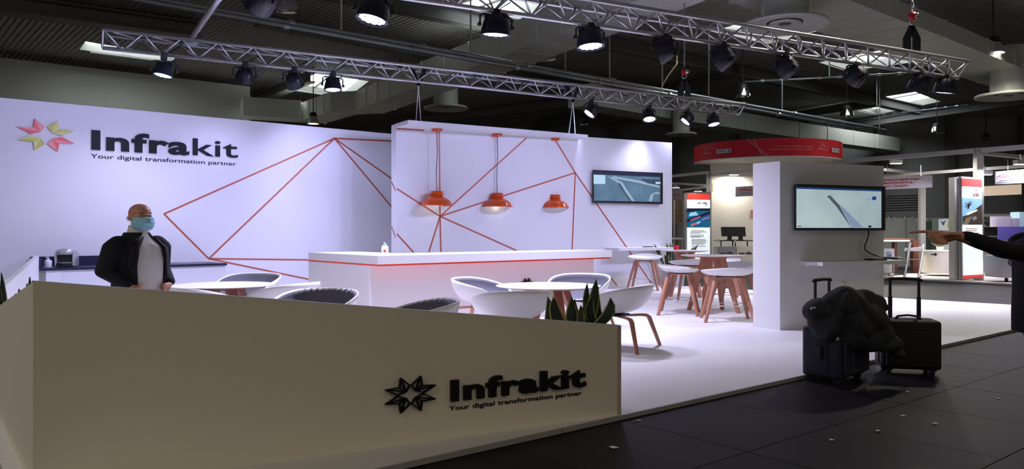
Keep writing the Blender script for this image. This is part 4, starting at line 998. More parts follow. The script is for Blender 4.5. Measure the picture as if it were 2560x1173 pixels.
P2('hair', MB().grid(lambda a, q: T2_((.082*math.sin(PI*(.02+.62*q))*math.sin(2*PI*a), .02-.102*math.sin(PI*(.02+.62*q))*math.cos(2*PI*a)*(1 if math.cos(2*PI*a) < 0 else .75), .03+.098*math.cos(PI*(.02+.62*q)))), 28, 12), mat('dark_hair', (.02, .015, .012), .8))
# ---------------------------------------------------------------- luggage
M_case = mat('navy_luggage', (.016, .018, .045), .6, vary=.2, scale=20, bump=.1); M_case2 = mat('black_luggage', (.006, .006, .009), .65, vary=.2, scale=20, bump=.1)
M_gtrim = mat('grey_luggage_trim', (.055, .052, .055), .5)
def suitcase(label, px, y, rz, m, h, w_, d_, hz, frame, pole_w):
    c = Vector(((px-CX)/F*y, y, 0)); t = thing('suitcase', label, 'suitcase', c, rz)
    zb = .05; part('shell', MB().bevbox((0, 0, zb+(h-zb)/2), (w_, d_, h-zb), .035), m, t, smooth=40, wide=True)
    part('front_pocket', MB().bevbox((0, -d_/2-.012, zb+(h-zb)*.45), (w_*.86, .03, (h-zb)*.74), .012), m, t, smooth=40, wide=True)
    part('zip_seam', MB().tube([(-w_/2-.002, -d_*.18, zb+.05), (-w_/2-.002, -d_*.18, h-.05), (-w_/2+.05, -d_*.18, h+.001), (w_/2-.05, -d_*.18, h+.001), (w_/2+.002, -d_*.18, h-.05), (w_/2+.002, -d_*.18, zb+.05)], .005, 6), M_blackm, t, wide=True)
    if frame:
        f = MB(); a, b_ = frame
        for x in (-a, a): f.box((x, -d_/2-.030, zb+(h-zb)*.36), (.022, .008, .20))
        f.box((0, -d_/2-.030, zb+(h-zb)*.36-.10), (a*2+.022, .008, .022)); part('pocket_trim', f, M_gtrim, t, wide=True)
    for sx in (-1, 1):
        part('pole', MB().tube([(sx*pole_w, d_*.32, h-.05), (sx*pole_w, d_*.32, hz)], .010, 8).tube([(sx*pole_w, d_*.32, h-.02), (sx*pole_w, d_*.32, h+(hz-h)*.55)], .014, 8), M_gtrim if frame else M_blackm, t, smooth=40, wide=True)
        for sy in (-1, 1):
            wl = part('wheel', MB().lathe([(0, -.012), (.026, -.012), (.026, .012), (0, .012)], 14, (sx*(w_/2-.05), sy*(d_/2-.045), .026), Matrix.Rotation(PI/2, 3, 'Y')), M_blackm, t, smooth=40, wide=True)
            part('wheel_fork', MB().bevbox((sx*(w_/2-.05), sy*(d_/2-.045), .05), (.045, .05, .03), .008), M_dark, wl, wide=True)
    part('grip', MB().tube([(-pole_w-.02, d_*.32, hz-.01), (-pole_w, d_*.32, hz+.008), (0, d_*.32, hz+.012), (pole_w, d_*.32, hz+.008), (pole_w+.02, d_*.32, hz-.01)], [.012, .017, .018, .017, .012], 8), M_blackm, t, smooth=True, wide=True)
    part('carry_handle', MB().tube([(-.075, -.02, h), (-.06, -.02, h+.03), (0, -.02, h+.042), (.06, -.02, h+.03), (.075, -.02, h)], .011, 8), M_blackm, t, smooth=True, wide=True)
    part('side_handle', MB().bevbox((-w_/2-.012, 0, zb+(h-zb)*.5), (.02, .03, .14), .009), M_blackm, t, wide=True)
    part('name_tag', MB().box((-w_/2-.006, -d_*.42, h-.09), (.006, .028, .035)), M_white, t, wide=True)
    return t
suitcase('navy wheeled suitcase with grey pocket trim under the draped jacket', 2086, 7.85, R(42), M_case, .545, .37, .25, .985, (.082, .2), .092)
suitcase('black wheeled suitcase with raised tall handle right of the draped jacket', 2268, 8.25, R(-14), M_case2, .56, .36, .24, .965, None, .088)
b = MB(); yj = 7.62
def JB(px, py, rx, ry, rz_, dy=0): b.ball(D(px, py, yj+dy), (rx, ry, rz_), seg=20, rg=14)
JB(2115, 760, .22, .22, .15); JB(2080, 790, .20, .24, .19, .05); JB(2150, 800, .27, .22, .22, -.02); JB(2050, 778, .15, .16, .12); JB(2070, 812, .20, .2, .16, .02); JB(2180, 840, .20, .16, .16, -.05); JB(2215, 862, .15, .14, .09, -.05); JB(2160, 775, .20, .18, .17, .1); JB(2130, 835, .22, .2, .16, 0); JB(2240, 885, .07, .1, .045, -.05); JB(2112, 733, .10, .12, .07); JB(2175, 768, .17, .16, .13, .06); JB(2150, 748, .16, .14, .09, .04)
me = remeshed(b, .016, 'jacket_cloth', mat('charcoal_jacket', (.022, .025, .034), .8, vary=.25, scale=12, bump=.2), 5, wide=False)
for v in me.vertices:
    p = v.co; top = Vector((D(2112, 725, yj).x, yj, .95)); d = p-top; an = math.atan2(d.x, -d.z)
    f = math.sin(an*11+noise.noise(p*3)*2.5)*.020*min(1, d.length*2.5)+noise.noise(p*5)*.012+noise.noise(p*18)*.004
    v.co += v.normal*f
me.update()
jt = thing('draped_jacket', 'dark grey jacket draped over the navy suitcase handle', 'jacket', D(2120, 880, yj))
obj('jacket_cloth', me, jt, True)
part('snap_badge', MB().ball(D(2033, 771, yj-.17), (.03, .02, .016)), M_chrome, jt, True, smooth=True)
part('hanger_loop', MB().tube([D(2112, 728, yj-.02), D(2114, 716, yj-.02), D(2112, 704, yj), D(2106, 702, yj), D(2104, 706, yj+.03)], .008, 6), M_white, jt, True, smooth=True)
# paper scraps on the hall floor
for k, (x, y, s, lb) in enumerate(((1537, 1120, .035, 'small white paper scrap on the dark floor in front of the platform'), (1597, 1052, .02, 'tiny paper scrap close to the platform edge'), (2258, 1040, .022, 'tiny scrap right of the suitcases in the foreground'), (2267, 980, .02, 'tiny scrap just before the suitcases'), (2336, 1060, .03, 'tiny scrap nearest the lower right corner'), (2497, 997, .02, 'tiny scrap at the far right on the dark floor'), (2193, 1078, .024, 'tiny scrap in the lower middle of the dark aisle'), (2080, 1101, .024, 'tiny scrap lowest in the picture'))):
    c = W(x, y, .004); pts = [(s*math.cos(a)*random.uniform(.6, 1.2), s*math.sin(a)*random.uniform(.5, 1.1), random.uniform(0, .3)*s) for a in [2*PI*i/6 for i in range(6)]]
    mb = MB().add([(0, 0, s*.35)]+pts, [(0, i+1, (i+1) % 6+1) for i in range(6)])
    o = obj('paper_scrap', solid(mb.mesh('paper_scrap', M_white, False), .003, 1), loc=c); tag(o, lb, 'paper scrap', 'scraps on the hall floor')
# ---------------------------------------------------------------- neighbouring stand behind, under the red ring
FZ = 0.0
def flat(name, quad_px, y, m, parent, thick=.03, world=True):
    ys = y if isinstance(y, (list, tuple)) else [y]*len(quad_px)
    return part(name, MB().prism([D(p[0], HY+(EYE-FZ)*F/yy if p[1] is None else p[1], yy) for p, yy in zip(quad_px, ys)], (0, thick, 0)), m, parent, world)
rc = Vector(((1915-CX)/F*30, 30, 0)); rr = 2.70; zb, zt = 4.10, 4.72
ring = thing('ring_canopy', 'red round canopy ring with white underside above the neighbouring stand', 'canopy', z(rc, zb))
M_ring = mat('red_banner', srgb(212, 22, 44), .55, vary=.04)
part('red_band', MB().lathe([(rr, 0), (rr, zt-zb), (rr-.05, zt-zb), (rr-.05, 0), (rr, 0)], 72), M_ring, ring, smooth=30)
part('underside', MB().lathe([(0, .02), (rr-.06, .0), (rr-.06, .03), (0, .05)], 72), M_boothw, ring)
part('white_rim', MB().lathe([(rr-.06, -.03), (rr+.01, -.03), (rr+.01, .0), (rr-.06, .0)], 72), M_white, ring)
M_pinkp = mat('pale_red_print', srgb(215, 150, 155), .5)
def on_ring(px, zz, dr=.006):
    th = math.asin(max(-1, min(1, ((px-1915)/F*30)/rr*.985))); return Vector((rc.x+math.sin(th)*(rr+dr), rc.y-math.cos(th)*(rr+dr), zz)), Vector((math.cos(th), math.sin(th), 0)), Vector((math.sin(th), -math.cos(th), 0))
for (xa, za, xb, zb_) in ((1822, 4.70, 1862, 4.12), (1834, 4.70, 1852, 4.12), (2074, 4.70, 2086, 4.14), (2078, 4.70, 2087, 4.14)):
    pts = [on_ring(xa+(xb-xa)*i/6, za+(zb_-za)*i/6)[0] for i in range(7)]; part('crossing_line', MB().tube(pts, .018, 5), M_pinkp, ring, True)
for xa, wd in ((1766, 26), (2020, 30)):
    p, u, n = on_ring(xa, 4.36); q, _, _ = on_ring(xa+wd, 4.36); u2 = (q-p).normalized(); n2 = Vector((u2.y, -u2.x, 0))
    p = p+n2*.03; part('sponsor_plate', MB().prism([z(p, 4.28), z(p+u2*(q-p).length, 4.28), z(p+u2*(q-p).length, 4.43), z(p, 4.43)], n2*.01), M_signw, ring, True)
    part('sponsor_mark', MB().prism([z(p+u2*(q-p).length*.1, 4.33), z(p+u2*(q-p).length*.62, 4.33), z(p+u2*(q-p).length*.62, 4.38), z(p+u2*(q-p).length*.1, 4.38)], n2*.014), M_greyprint, ring, True)
    part('sponsor_symbol', MB().prism([z(p+u2*(q-p).length*.83, 4.31), z(p+u2*(q-p).length*.92, 4.31), z(p+u2*(q-p).length*.92, 4.40), z(p+u2*(q-p).length*.83, 4.40)], n2*.014), M_print, ring, True)
def ring_text(s, xa, xb, zz, hgt):
    n_ = len(s)
    for i, ch in enumerate(s):
        if ch == ' ': continue
        p, u, n = on_ring(xa+(xb-xa)*i/n_, zz, .01); q, _, _ = on_ring(xa+(xb-xa)*(i+.82)/n_, zz, .01); place_text('ring_letter', ch, p, u, n, (q-p).length, hgt, M_pinkp, ring)
ring_text('THE GERMAN CAPITAL REGION', 1880, 1968, 4.40, .08)
for xa, xb, zz in ((1868, 1891, 4.325), (1893, 1905, 4.325), (1907, 1923, 4.325), (1926, 1944, 4.325), (1946, 1968, 4.325), (1985, 1996, 4.40), (1978, 2011, 4.35), (1745, 1750, 4.38), (1744, 1756, 4.33)):
    pts = [on_ring(xa+(xb-xa)*i/5, zz)[0] for i in range(6)]; part('print_line', MB().tube(pts, .014, 5), M_pinkp, ring, True)
for cx in (1992, 1752):
    for (xa, za, xb, zb_) in ((cx-8, 4.58, cx, 4.60), (cx, 4.60, cx+6, 4.50), (cx+6, 4.50, cx+13, 4.44), (cx-6, 4.46, cx+1, 4.49), (cx+1, 4.49, cx+3, 4.56)):
        part('emblem_stroke', MB().tube([on_ring(xa, za)[0], on_ring(xb, zb_)[0]], .014, 5), M_pinkp, ring, True)
nb = thing('neighbour_stand', 'white wall and aluminium frame of the stand under the red ring', 'booth', D(1830, 668, 31))
flat('wall_panel', [(1776, None), (2010, None), (2010, 411), (1776, 411)], 31, M_boothw, nb, .08)
for x in (1769, 1776): flat('post', [(x-3, None), (x+3, None), (x+3, 428), (x-3, 428)], 30.8, M_alu2, nb, .1)
for q in ([(1776, 435), (1900, 421), (1900, 428), (1776, 442)], [(1680, 437), (1768, 428), (1768, 435), (1680, 444)], [(1680, 456), (1768, 461), (1768, 466), (1680, 461)], [(1690, 474), (1768, 465), (1768, 470), (1690, 479)]):
    flat('rail', q, 30.7, M_alu2, nb, .12)
flat('wood_block', [(1777, 480), (1782, 480), (1782, 458), (1777, 458)], 30.9, mat('pale_wood', srgb(170, 140, 90), .6), nb, .05)
flat('side_poster', [(1877, 547), (1890, 547), (1890, 525), (1877, 525)], 30.9, mat('poster_pink', srgb(190, 130, 120), .5), nb, .02)
# lit banner
lb_ = thing('lightbox_banner', 'lit banner with red top and blue satellite picture beside the centre wall', 'banner', D(1744, 668, 29.5))
flat('frame', [(1712, None), (1777, None), (1777, 480), (1712, 482)], 29.5, M_alu2, lb_, .25)
M_pic = mat('banner_picture_blue', srgb(20, 110, 150), .4, emit=.5, ecol=srgb(18, 105, 150)); M_picd = mat('banner_picture_navy', srgb(24, 26, 60), .4, emit=.4, ecol=srgb(24, 26, 60)); M_picw = mat('banner_picture_pale', srgb(150, 210, 230), .4, emit=.7, ecol=srgb(150, 210, 230)); M_picp = mat('banner_picture_pink', srgb(225, 90, 120), .4, emit=.7, ecol=srgb(225, 90, 120)); M_picg = mat('banner_picture_green', srgb(90, 170, 90), .4, emit=.6, ecol=srgb(90, 170, 90))
yb = 29.46
for nm, q, mm, dy in (('red_header', [(1718, 499), (1775, 500), (1775, 486), (1718, 484)], M_lred, 0), ('white_field', [(1718, 521), (1775, 521), (1775, 500), (1718, 499)], M_lightbox, 0), ('picture', [(1718, 569), (1775, 569), (1775, 521), (1718, 521)], M_pic, 0),
    ('white_field', [(1718, 655), (1775, 655), (1775, 569), (1718, 569)], M_lightbox, 0), ('red_footer', [(1718, 666), (1775, 666), (1775, 655), (1718, 655)], M_lred, 0),
    ('picture_sky', [(1718, 531), (1740, 527), (1775, 527), (1775, 521), (1718, 521)], M_picd, .02), ('picture_band', [(1718, 556), (1775, 535), (1775, 528), (1718, 549)], M_picd, .02), ('picture_house', [(1722, 541), (1746, 538), (1740, 530), (1726, 532)], M_picw, .03),
    ('picture_pods', [(1726, 553), (1751, 543), (1751, 540), (1726, 550)], M_picp, .03), ('picture_garden', [(1727, 566), (1734, 566), (1734, 560), (1727, 560)], M_picg, .03), ('picture_block', [(1733, 564), (1745, 560), (1740, 557), (1729, 560)], M_picp, .035), ('picture_tower', [(1741, 562), (1752, 556), (1750, 553), (1740, 557)], M_picw, .03), ('picture_field', [(1756, 552), (1774, 545), (1772, 541), (1754, 548)], mat('banner_picture_violet', srgb(150, 110, 190), .4, emit=.6, ecol=srgb(150, 110, 190)), .03)):
    flat(nm, q, yb-dy, mm, lb_, .012)
for xx in (1742, 1755):
    flat('banner_mark', [(xx+1, 509), (xx+11, 509.5), (xx+11, 507), (xx+1, 506.5)], yb-.02, M_greyprint, lb_, .006)
flat('banner_swoosh', [(1761, 508), (1768, 511), (1768, 509), (1761, 505)], yb-.025, M_print, lb_, .006); flat('banner_mark', [(1762, 514), (1768, 513.5), (1768, 512), (1762, 512.5)], yb-.02, M_print, lb_, .006)
for i, (x0, x1, yy) in enumerate(((1728, 1761, 577), (1726, 1767, 580), (1726, 1752, 583), (1726, 1760, 588), (1726, 1759, 591), (1727, 1750, 593), (1729, 1763, 599), (1728, 1766, 602), (1729, 1765, 605), (1728, 1764, 608), (1730, 1760, 611), (1728, 1764, 616))):
    flat('text_line', [(x0, yy+.7), (x1, yy+.7), (x1, yy-.7), (x0, yy-.7)], yb-.02, M_greyprint, lb_, .006)
s1 = thing('hanging_sign', 'grey name board ending in GmbH beside the lit satellite banner', 'sign', D(1694, 488, 30.5))
flat('board', [(1670, 501), (1707, 500), (1707, 475), (1670, 474)], 30.5, M_signg, s1, .04); place_text('lettering', 'GmbH', D(1682, 489, 30.48), Vector((1, 0, 0)), Vector((0, -1, 0)), 18/F*30.5, .10, M_signred, s1, .02); part('wire', MB().tube([D(1686, 475, 30.6), D(1686, 458, 30.76)], .012, 5), M_alu2, s1, True)
s1 = thing('hanging_sign', 'grey name board reading FERN.La on the white wall', 'sign', D(1860, 480, 30.5))
flat('board', [(1839, 492), (1905, 489), (1905, 464), (1839, 467)], 30.5, M_signg, s1, .05); place_text('lettering', 'FERN.La', D(1847, 478, 30.48), Vector((1, 0, .02)), Vector((0, -1, 0)), 40/F*30.5, .13, M_signred, s1, .02)
flat('small_line', [(1848, 484.5), (1884, 483.5), (1884, 482.3), (1848, 483.3)], 30.48, M_print, s1, .008)
for x in (1858, 1884): part('wire', MB().tube([D(x, 467, 30.5), D(x, 424, 30.8)], .01, 5), M_alu2, s1, True)
for k, (ya, yb_) in enumerate(((501, 530), (532, 556))):
    o = flat('cardboard_box', [(1688, yb_), (1708, yb_), (1708, ya), (1688, ya)], 29.9, mat('cardboard', srgb(125, 108, 80), .8), None, .6); tag(o, ('upper' if k == 0 else 'lower')+' brown box on the rack left of the lit satellite banner', 'box', 'boxes on the rack')
t = thing('storage_rack', 'grey rack holding brown boxes left of the lit satellite banner', 'rack', D(1697, 668, 29.9))
for x in (1686, 1709): flat('upright', [(x-1.5, None), (x+1.5, None), (x+1.5, 500), (x-1.5, 500)], 29.7, M_alu2, t, .08)
flat('back_board', [(1682, None), (1712, None), (1712, 500), (1682, 500)], 30.6, mat('grey_board', (.22, .21, .20), .7), t, .04)
for y in (557, 531): flat('shelf_board', [(1686, y+1.2), (1709, y+1.2), (1709, y), (1686, y)], 29.9, M_alu2, t, .6)
t = thing('side_table', 'small white table behind the red cup', 'table', D(1695, 668, 28))
flat('table_top', [(1678, 599), (1708, 599), (1708, 595), (1678, 595)], 28, M_white, t, .9)
for x in (1684, 1705): flat('leg', [(x-1, None), (x+1, None), (x+1, 598), (x-1, 598)], 28.2, M_alu2, t, .06)
t = thing('monitor_desk', 'black wire desk frame carrying the two black monitors', 'desk', D(1840, 668, 28.5))
flat('desk_rail', [(1797, 603), (1905, 603), (1905, 601), (1797, 601)], 28.5, M_blackm, t, .7)
for x in (1803, 1832, 1839, 1869): flat('leg', [(x-1, None), (x+1, None), (x+1, 602), (x-1, 602)], 28.5, M_blackm, t, .06)
for x in (1796, 1838): flat('clamp', [(x-2, 607), (x+2, 607), (x+2, 598), (x-2, 598)], 28.4, M_alu2, t, .1)
for k, (x0, x1, sk_) in enumerate(((1803, 1845, 2), (1846, 1865, -1))):
    t = thing('monitor', ('larger left' if k == 0 else 'narrow right')+' black monitor seen from behind on the desk', 'monitor', D((x0+x1)/2, 601, 28.8), group='desk monitors')
    flat('screen_back', [(x0+sk_, 591.5), (x1, 591.5), (x1-(2 if k else 0), 567.5), (x0, 567.5)], 28.8, M_dark, t, .08)
    xm = (x0+x1)/2-(0 if k == 0 else 4); flat('stand', [(xm-4, 600), (xm+6, 600), (xm+5, 590), (xm-3, 590)], 28.85, M_dark, t, .12)
    flat('base', [(xm-8, 601.2), (xm+10, 601.2), (xm+10, 600), (xm-8, 600)], 28.7, M_dark, t, .3)
t = thing('display_counter', 'grey and white counter front with dark logos behind the bar tables', 'counter', D(1840, 670, 28))
for k, (x0, x1, mm) in enumerate(((1794, 1841, M_signg), (1842, 1910, M_boothw))):
    flat('counter_front', [(x0, None), (x1, None), (x1, 617), (x0, 617)], 28, mm, t, .6)
    for xa, xb in ((7, 19), (23, 37)): flat('logo_mark', [(x0+xa, 635), (x0+xb, 635), (x0+xb, 632), (x0+xa, 632)], 27.98, M_print, t, .01)
    flat('logo_swoosh', [(x0+29, 631), (x0+39, 636), (x0+38, 633), (x0+28, 628)], 27.97, M_print, t, .01)
for px, py in ((1689, 470), (1745, 479)):
    t = thing('spot_lamp', 'small round lit lamp '+('above the grey GmbH board' if px < 1700 else 'above the lit satellite banner'), 'lamp', D(px, py, 29))
    part('shade', MB().lathe([(.16, 0), (.10, .06), (.03, .09), (0, .09)], 16), M_alu2, t, smooth=True); part('bulb', MB().lathe([(0, -.005), (.15, 0), (.15, .01), (0, .01)], 16), M_bulb, t)
    part('arm', MB().tube([(0, 0, .08), (0, .3, .12), (0, 1.75, .12)], .02, 6), M_alu2, t)
# ---------------------------------------------------------------- neighbouring stand at the right
FZ = .05
n2 = thing('neighbour_platform', 'pale platform floor of the stand at the right across the aisle', 'platform', W(2400, 703, .02), kind='structure')
f0_, f1_ = W(2190, 692.5, .05), W(2600, 713, .05); dn = Vector((f1_.y-f0_.y, -(f1_.x-f0_.x), 0)).normalized(); dn = dn if dn.y > 0 else -dn
f1x = f1_+(f1_-f0_)*1.5
part('deck', MB().prism([z(q, 0) for q in (f0_, f1x, f1x+dn*14, f0_+dn*14)], (0, 0, .05)), mat('pale_carpet', (.62, .58, .50), .8), n2, True)
part('edge_strip', MB().prism([z(q, 0) for q in (f0_-dn*.02, f1x-dn*.02, f1x, f0_)], (0, 0, .05)), M_alu2, n2, True)
fr2 = thing('aluminium_frame', 'aluminium beam and post frame of the stand at the right', 'frame', W(2445, 700, .05))
def bar(name, a, b_, w_, h_, m=M_alu2, par=fr2):
    u = (b_-a).normalized(); n = Vector((0, 0, 1)).cross(u).normalized()*w_/2; up = Vector((0, 0, h_/2)) if abs(u.z) < .9 else None
    if up is None: n = Vector((w_/2, 0, 0)); up = Vector((0, h_/2, 0))
    part(name, MB().add([a-n-up, a+n-up, a+n+up, a-n+up, b_-n-up, b_+n-up, b_+n+up, b_-n+up], [(0, 1, 2, 3), (4, 5, 6, 7), (0, 1, 5, 4), (1, 2, 6, 5), (2, 3, 7, 6), (3, 0, 4, 7)]), m, par, True)
zf = 3.8
bar('beam', W(2086, 405, zf), W(2437, 377, zf), .12, .13); bar('beam', W(2453, 376, zf), W(2640, 361, zf), .12, .13)
pt = W(2446, 377, zf); bar('post', z(pt, .05), z(pt, zf+.08), .2, .2)
bar('beam', W(2205, 441, 3.45), W(2437, 424, 3.45), .1, .1); bar('beam', W(2453, 423, 3.45), W(2640, 410, 3.45), .1, .1)
bar('cross_beam', W(2210, 424, 3.55), W(2303, 434, 3.55), .1, .1); bar('cross_beam', W(2465, 384, 3.7), W(2640, 402, 3.7), .12, .1)
pt = W(2305, 434, 3.5); bar('post', z(pt, .05), z(pt, 3.5), .18, .18)
def hsign(label, quad, y, m, lines):
    t = thing('hanging_sign', label, 'sign', D(sum(q[0] for q in quad)/4, quad[0][1], y)); flat('board', quad, y, m, t, .04)
    for tx, x0, x1, yy, hh, mm, of in lines:
        sl = (quad[1][1]-quad[0][1])/(quad[1][0]-quad[0][0]); place_text('lettering', tx, D(x0, yy, y-.01), Vector((1, 0, -sl)), Vector((0, -1, 0)), (x1-x0)/F*y, hh/F*y/.72, mm, t, of)
    for fx in (.2, .8):
        xx = quad[3][0]+(quad[2][0]-quad[3][0])*fx; part('wire', MB().tube([D(xx, quad[3][1], y), D(xx, quad[3][1]-30, y)], .01, 5), M_alu2, t, True)
hsign('white name board with three red lines of German lettering at the right', [(2190, 475), (2331, 468.5), (2331, 438.5), (2190, 443)], 25.0, M_signw, [('nverarbeitungs-', 2211, 2302, 453, 5.6, M_signred, .02), ('Mecklenburg-', 2204, 2286, 461, 5.6, M_signred, .02), ('ern GmbH', 2211, 2269, 469, 5.6, M_signred, .02)])
hsign('white name board reading CiS GmbH at the right picture edge', [(2489, 461), (2640, 454), (2640, 418), (2489, 429)], 21.6, M_signw, [('CiS GmbH', 2497, 2580, 444, 7, M_signred, .02)])
for xa, xb in ((2498, 2545), (2549, 2600)): flat('small_line', [(xa, 453.3-(xa-2498)*.06), (xb, 453.3-(xb-2498)*.06), (xb, 451.5-(xb-2498)*.06), (xa, 451.5-(xa-2498)*.06)], 21.58, M_print, bpy.data.objects['hanging_sign.003'], .008)
t = thing('lit_panel', 'warm lit blank fascia board behind the post at the right', 'panel', D(2505, 488, 26))
flat('board', [(2440, 491), (2554, 486), (2554, 460.5), (2440, 467)], 26, mat('warm_fascia', (.75, .62, .48), .6, emit=.35, ecol=(1, .78, .55)), t, .08)
part('wire', MB().tube([D(2520, 462, 26), D(2520, 425, 26)], .012, 5), M_alu2, t, True)
cb = thing('lightbox_banner', 'lit CiS banner with drone picture on a grey column at the right', 'banner', D(2425, 699, 22.5))
flat('column', [(2387, None), (2409, None), (2407, 441), (2386, 443)], 22.55, M_alu2, cb, .3)
flat('column_slot', [(2394, 699), (2397, 699), (2396, 446), (2393, 446)], 22.54, M_beam, cb, .02)
flat('frame', [(2405, 700), (2459, 695), (2455, 445), (2403, 441)], 22.5, M_alu2, cb, .22)
yc = 22.47
for nm, q, mm, dy in (('red_header', [(2406, 466), (2455, 468), (2454, 449), (2405, 446)], M_lred, 0), ('white_field', [(2406, 495), (2455, 497), (2455, 468), (2406, 466)], M_lightbox, 0), ('picture', [(2407, 562), (2456, 562), (2455, 497), (2406, 495)], mat('banner_sky_blue', srgb(150, 195, 225), .4, emit=.7, ecol=srgb(150, 195, 228)), 0), ('white_field', [(2409, 689), (2458, 686), (2456, 562), (2407, 562)], M_lightbox, 0), ('red_footer', [(2409, 697), (2458, 692), (2458, 686), (2409, 689)], M_lred, 0),
    ('picture_city', [(2407, 562), (2456, 562), (2455, 511), (2420, 538), (2407, 541)], mat('banner_city_brown', srgb(84, 72, 62), .4, emit=.35, ecol=srgb(84, 72, 62), vary=.6, scale=8), .02), ('picture_street', [(2407, 562), (2420, 562), (2430, 541), (2416, 545)], mat('banner_street', srgb(150, 130, 112), .4, emit=.4, ecol=srgb(150, 130, 112)), .025), ('picture_roof', [(2433, 552), (2443, 548), (2440, 540), (2430, 544)], M_signw, .03), ('picture_bridge', [(2418, 534), (2442, 524), (2444, 527), (2420, 538)], M_lightbox, .03),
    ('picture_drone', [(2419, 516), (2423, 520), (2425, 512), (2421, 508)], M_print, .03), ('drone_camera', [(2419, 522), (2423, 522), (2423, 518), (2419, 518)], M_print, .035)):
    flat(nm, q, yc-dy, mm, cb, .012)
for (xa, ya, xb, yb2) in ((2421, 513, 2413, 518), (2421, 513, 2413, 508), (2422, 512, 2420, 505), (2423, 512, 2427, 503), (2423, 513, 2430, 506), (2423, 514, 2429, 512)):
    part('drone_arm', MB().tube([D(xa, ya, yc-.04), D(xb, yb2, yc-.04)], .010, 5), M_print, cb, True)
place_text('banner_mark', 'c s', D(2433, 491, yc-.02), Vector((1, 0, 0)), Vector((0, -1, 0)), 14/F*22.4, .16, M_print, cb, .03); place_text('banner_mark', 'i', D(2439.5, 491, yc-.022), Vector((1, 0, 0)), Vector((0, -1, 0)), 2.6/F*22.4, .16, M_signred, cb, .03)
flat('banner_dot', [(2439, 477), (2442, 477), (2442, 475), (2439, 475)], yc-.02, M_signred, cb, .01)
for x0, x1, yy in ((2414, 2443, 572), (2414, 2442, 577), (2414, 2448, 583), (2414, 2431, 586), (2415, 2442, 593), (2415, 2443, 596)): flat('text_line', [(x0, yy+.7), (x1, yy+.7), (x1, yy-.7), (x0, yy-.7)], yc-.02, M_greyprint if yy > 580 else M_signred, cb, .006)
# furniture of that stand
t = thing('glass_partition', 'frosted grey glass partition at the back of the right-hand stand', 'partition', D(2300, 668, 31))
for k in range(3): flat('pane', [(2205+k*62, None), (2264+k*62, None), (2264+k*62, 545), (2205+k*62, 545)], 31, mat('frosted_pane', (.30, .33, .32), .3), t, .05)
for k, xx in enumerate((2221, 2235, 2262, 2280, 2324)): flat('clip', [(xx-1.5, 550), (xx+1.5, 550), (xx+1.5, 541), (xx-1.5, 541)], 30.9, M_chrome, t, .06)
t = thing('roll_up_poster', 'white poster with blue heart and yellow patch behind the pointing hand', 'poster', D(2365, 600, 28.5))
flat('sheet', [(2348, None), (2382, None), (2385, 546), (2347, 548)], 28.5, mat('poster_white', (.62, .70, .72), .5), t, .03); flat('blue_mark', [(2351, 552), (2357, 556), (2364, 551), (2358, 564)], 28.47, mat('poster_blue', srgb(40, 80, 130), .5), t, .01); flat('yellow_patch', [(2368, 567), (2383, 567), (2384, 553), (2371, 552)], 28.47, mat('poster_yellow', srgb(190, 180, 90), .5), t, .01); flat('base', [(2345, 642), (2386, 642), (2386, 639), (2345, 639)], 28.4, M_alu2, t, .3); flat('text_line', [(2353, 579), (2380, 577), (2380, 576), (2353, 578)], 28.47, M_print, t, .01)
t = thing('office_locker', 'dark green door panel behind the pointing hand', 'door panel', D(2320, 668, 30)); flat('leaf', [(2309, None), (2330, None), (2330, 553), (2309, 553)], 30, mat('dark_green_panel', (.03, .06, .05), .5), t, .06); flat('frame', [(2307, None), (2309, None), (2309, 551), (2307, 551)], 29.9, M_alu2, t, .1)
t = thing('high_table', 'brown high table with lit white edge at the right stand', 'table', D(2250, 680, 26))
flat('table_top', [(2195, 600), (2288, 600), (2288, 596.5), (2195, 596.5)], 26, mat('brown_top', srgb(105, 60, 42), .5), t, .9); flat('light_edge', [(2195, 604), (2275, 604), (2275, 600.5), (2195, 600.5)], 25.95, M_lightbox, t, .04); flat('leg', [(2283, None), (2297, None), (2297, 602), (2283, 602)], 26.3, mat('brown_top', srgb(105, 60, 42), .5), t, .2); flat('leg', [(2236, None), (2243, None), (2243, 606), (2236, 606)], 26.2, mat('brown_top', srgb(105, 60, 42), .5), t, .2)
t = thing('display_board', 'small white display board with blue picture at the foot of the pillar shelf', 'board', D(2222, 688, 24.5)); flat('panel', [(2195, None), (2236, None), (2236, 622), (2195, 622)], 24.5, mat('display_white', (.66, .72, .76), .5), t, .06); flat('picture', [(2217, 645), (2229, 642), (2229, 635), (2218, 638)], 24.47, mat('poster_blue2', srgb(90, 120, 170), .5), t, .01); flat('text_line', [(2216, 632), (2230, 632), (2230, 631), (2216, 631)], 24.47, M_print, t, .01)
t = thing('brochure_stand', 'slanted silver brochure stand on the right-hand platform', 'stand', D(2285, 694, 23.8))
for a, b_ in (((2261, 694), (2276, 608)), ((2297, 694), (2309, 612))): part('side_tube', MB().tube([D(a[0], a[1], 23.6), D(b_[0], b_[1], 24.2)], .035, 8), M_alu2, t, True)
flat('foot_plate', [(2261, 695), (2297, 695), (2299, 684), (2263, 684)], [23.6, 23.6, 23.7, 23.7], M_alu2, t, .06); flat('tray', [(2262, 628), (2308, 628), (2308, 617), (2264, 621)], 24.1, M_white, t, .05)
flat('back_foot', [(2298, 687), (2309, 695), (2298, 695)], 23.9, M_blackm, t, .1); flat('mid_tray', [(2270, 650), (2300, 650), (2301, 648), (2271, 648)], 23.95, M_alu2, t, .06)
t = thing('round_counter', 'white rounded counter with black arrow below the pointing hand', 'counter', D(2350, 682, 24.8))
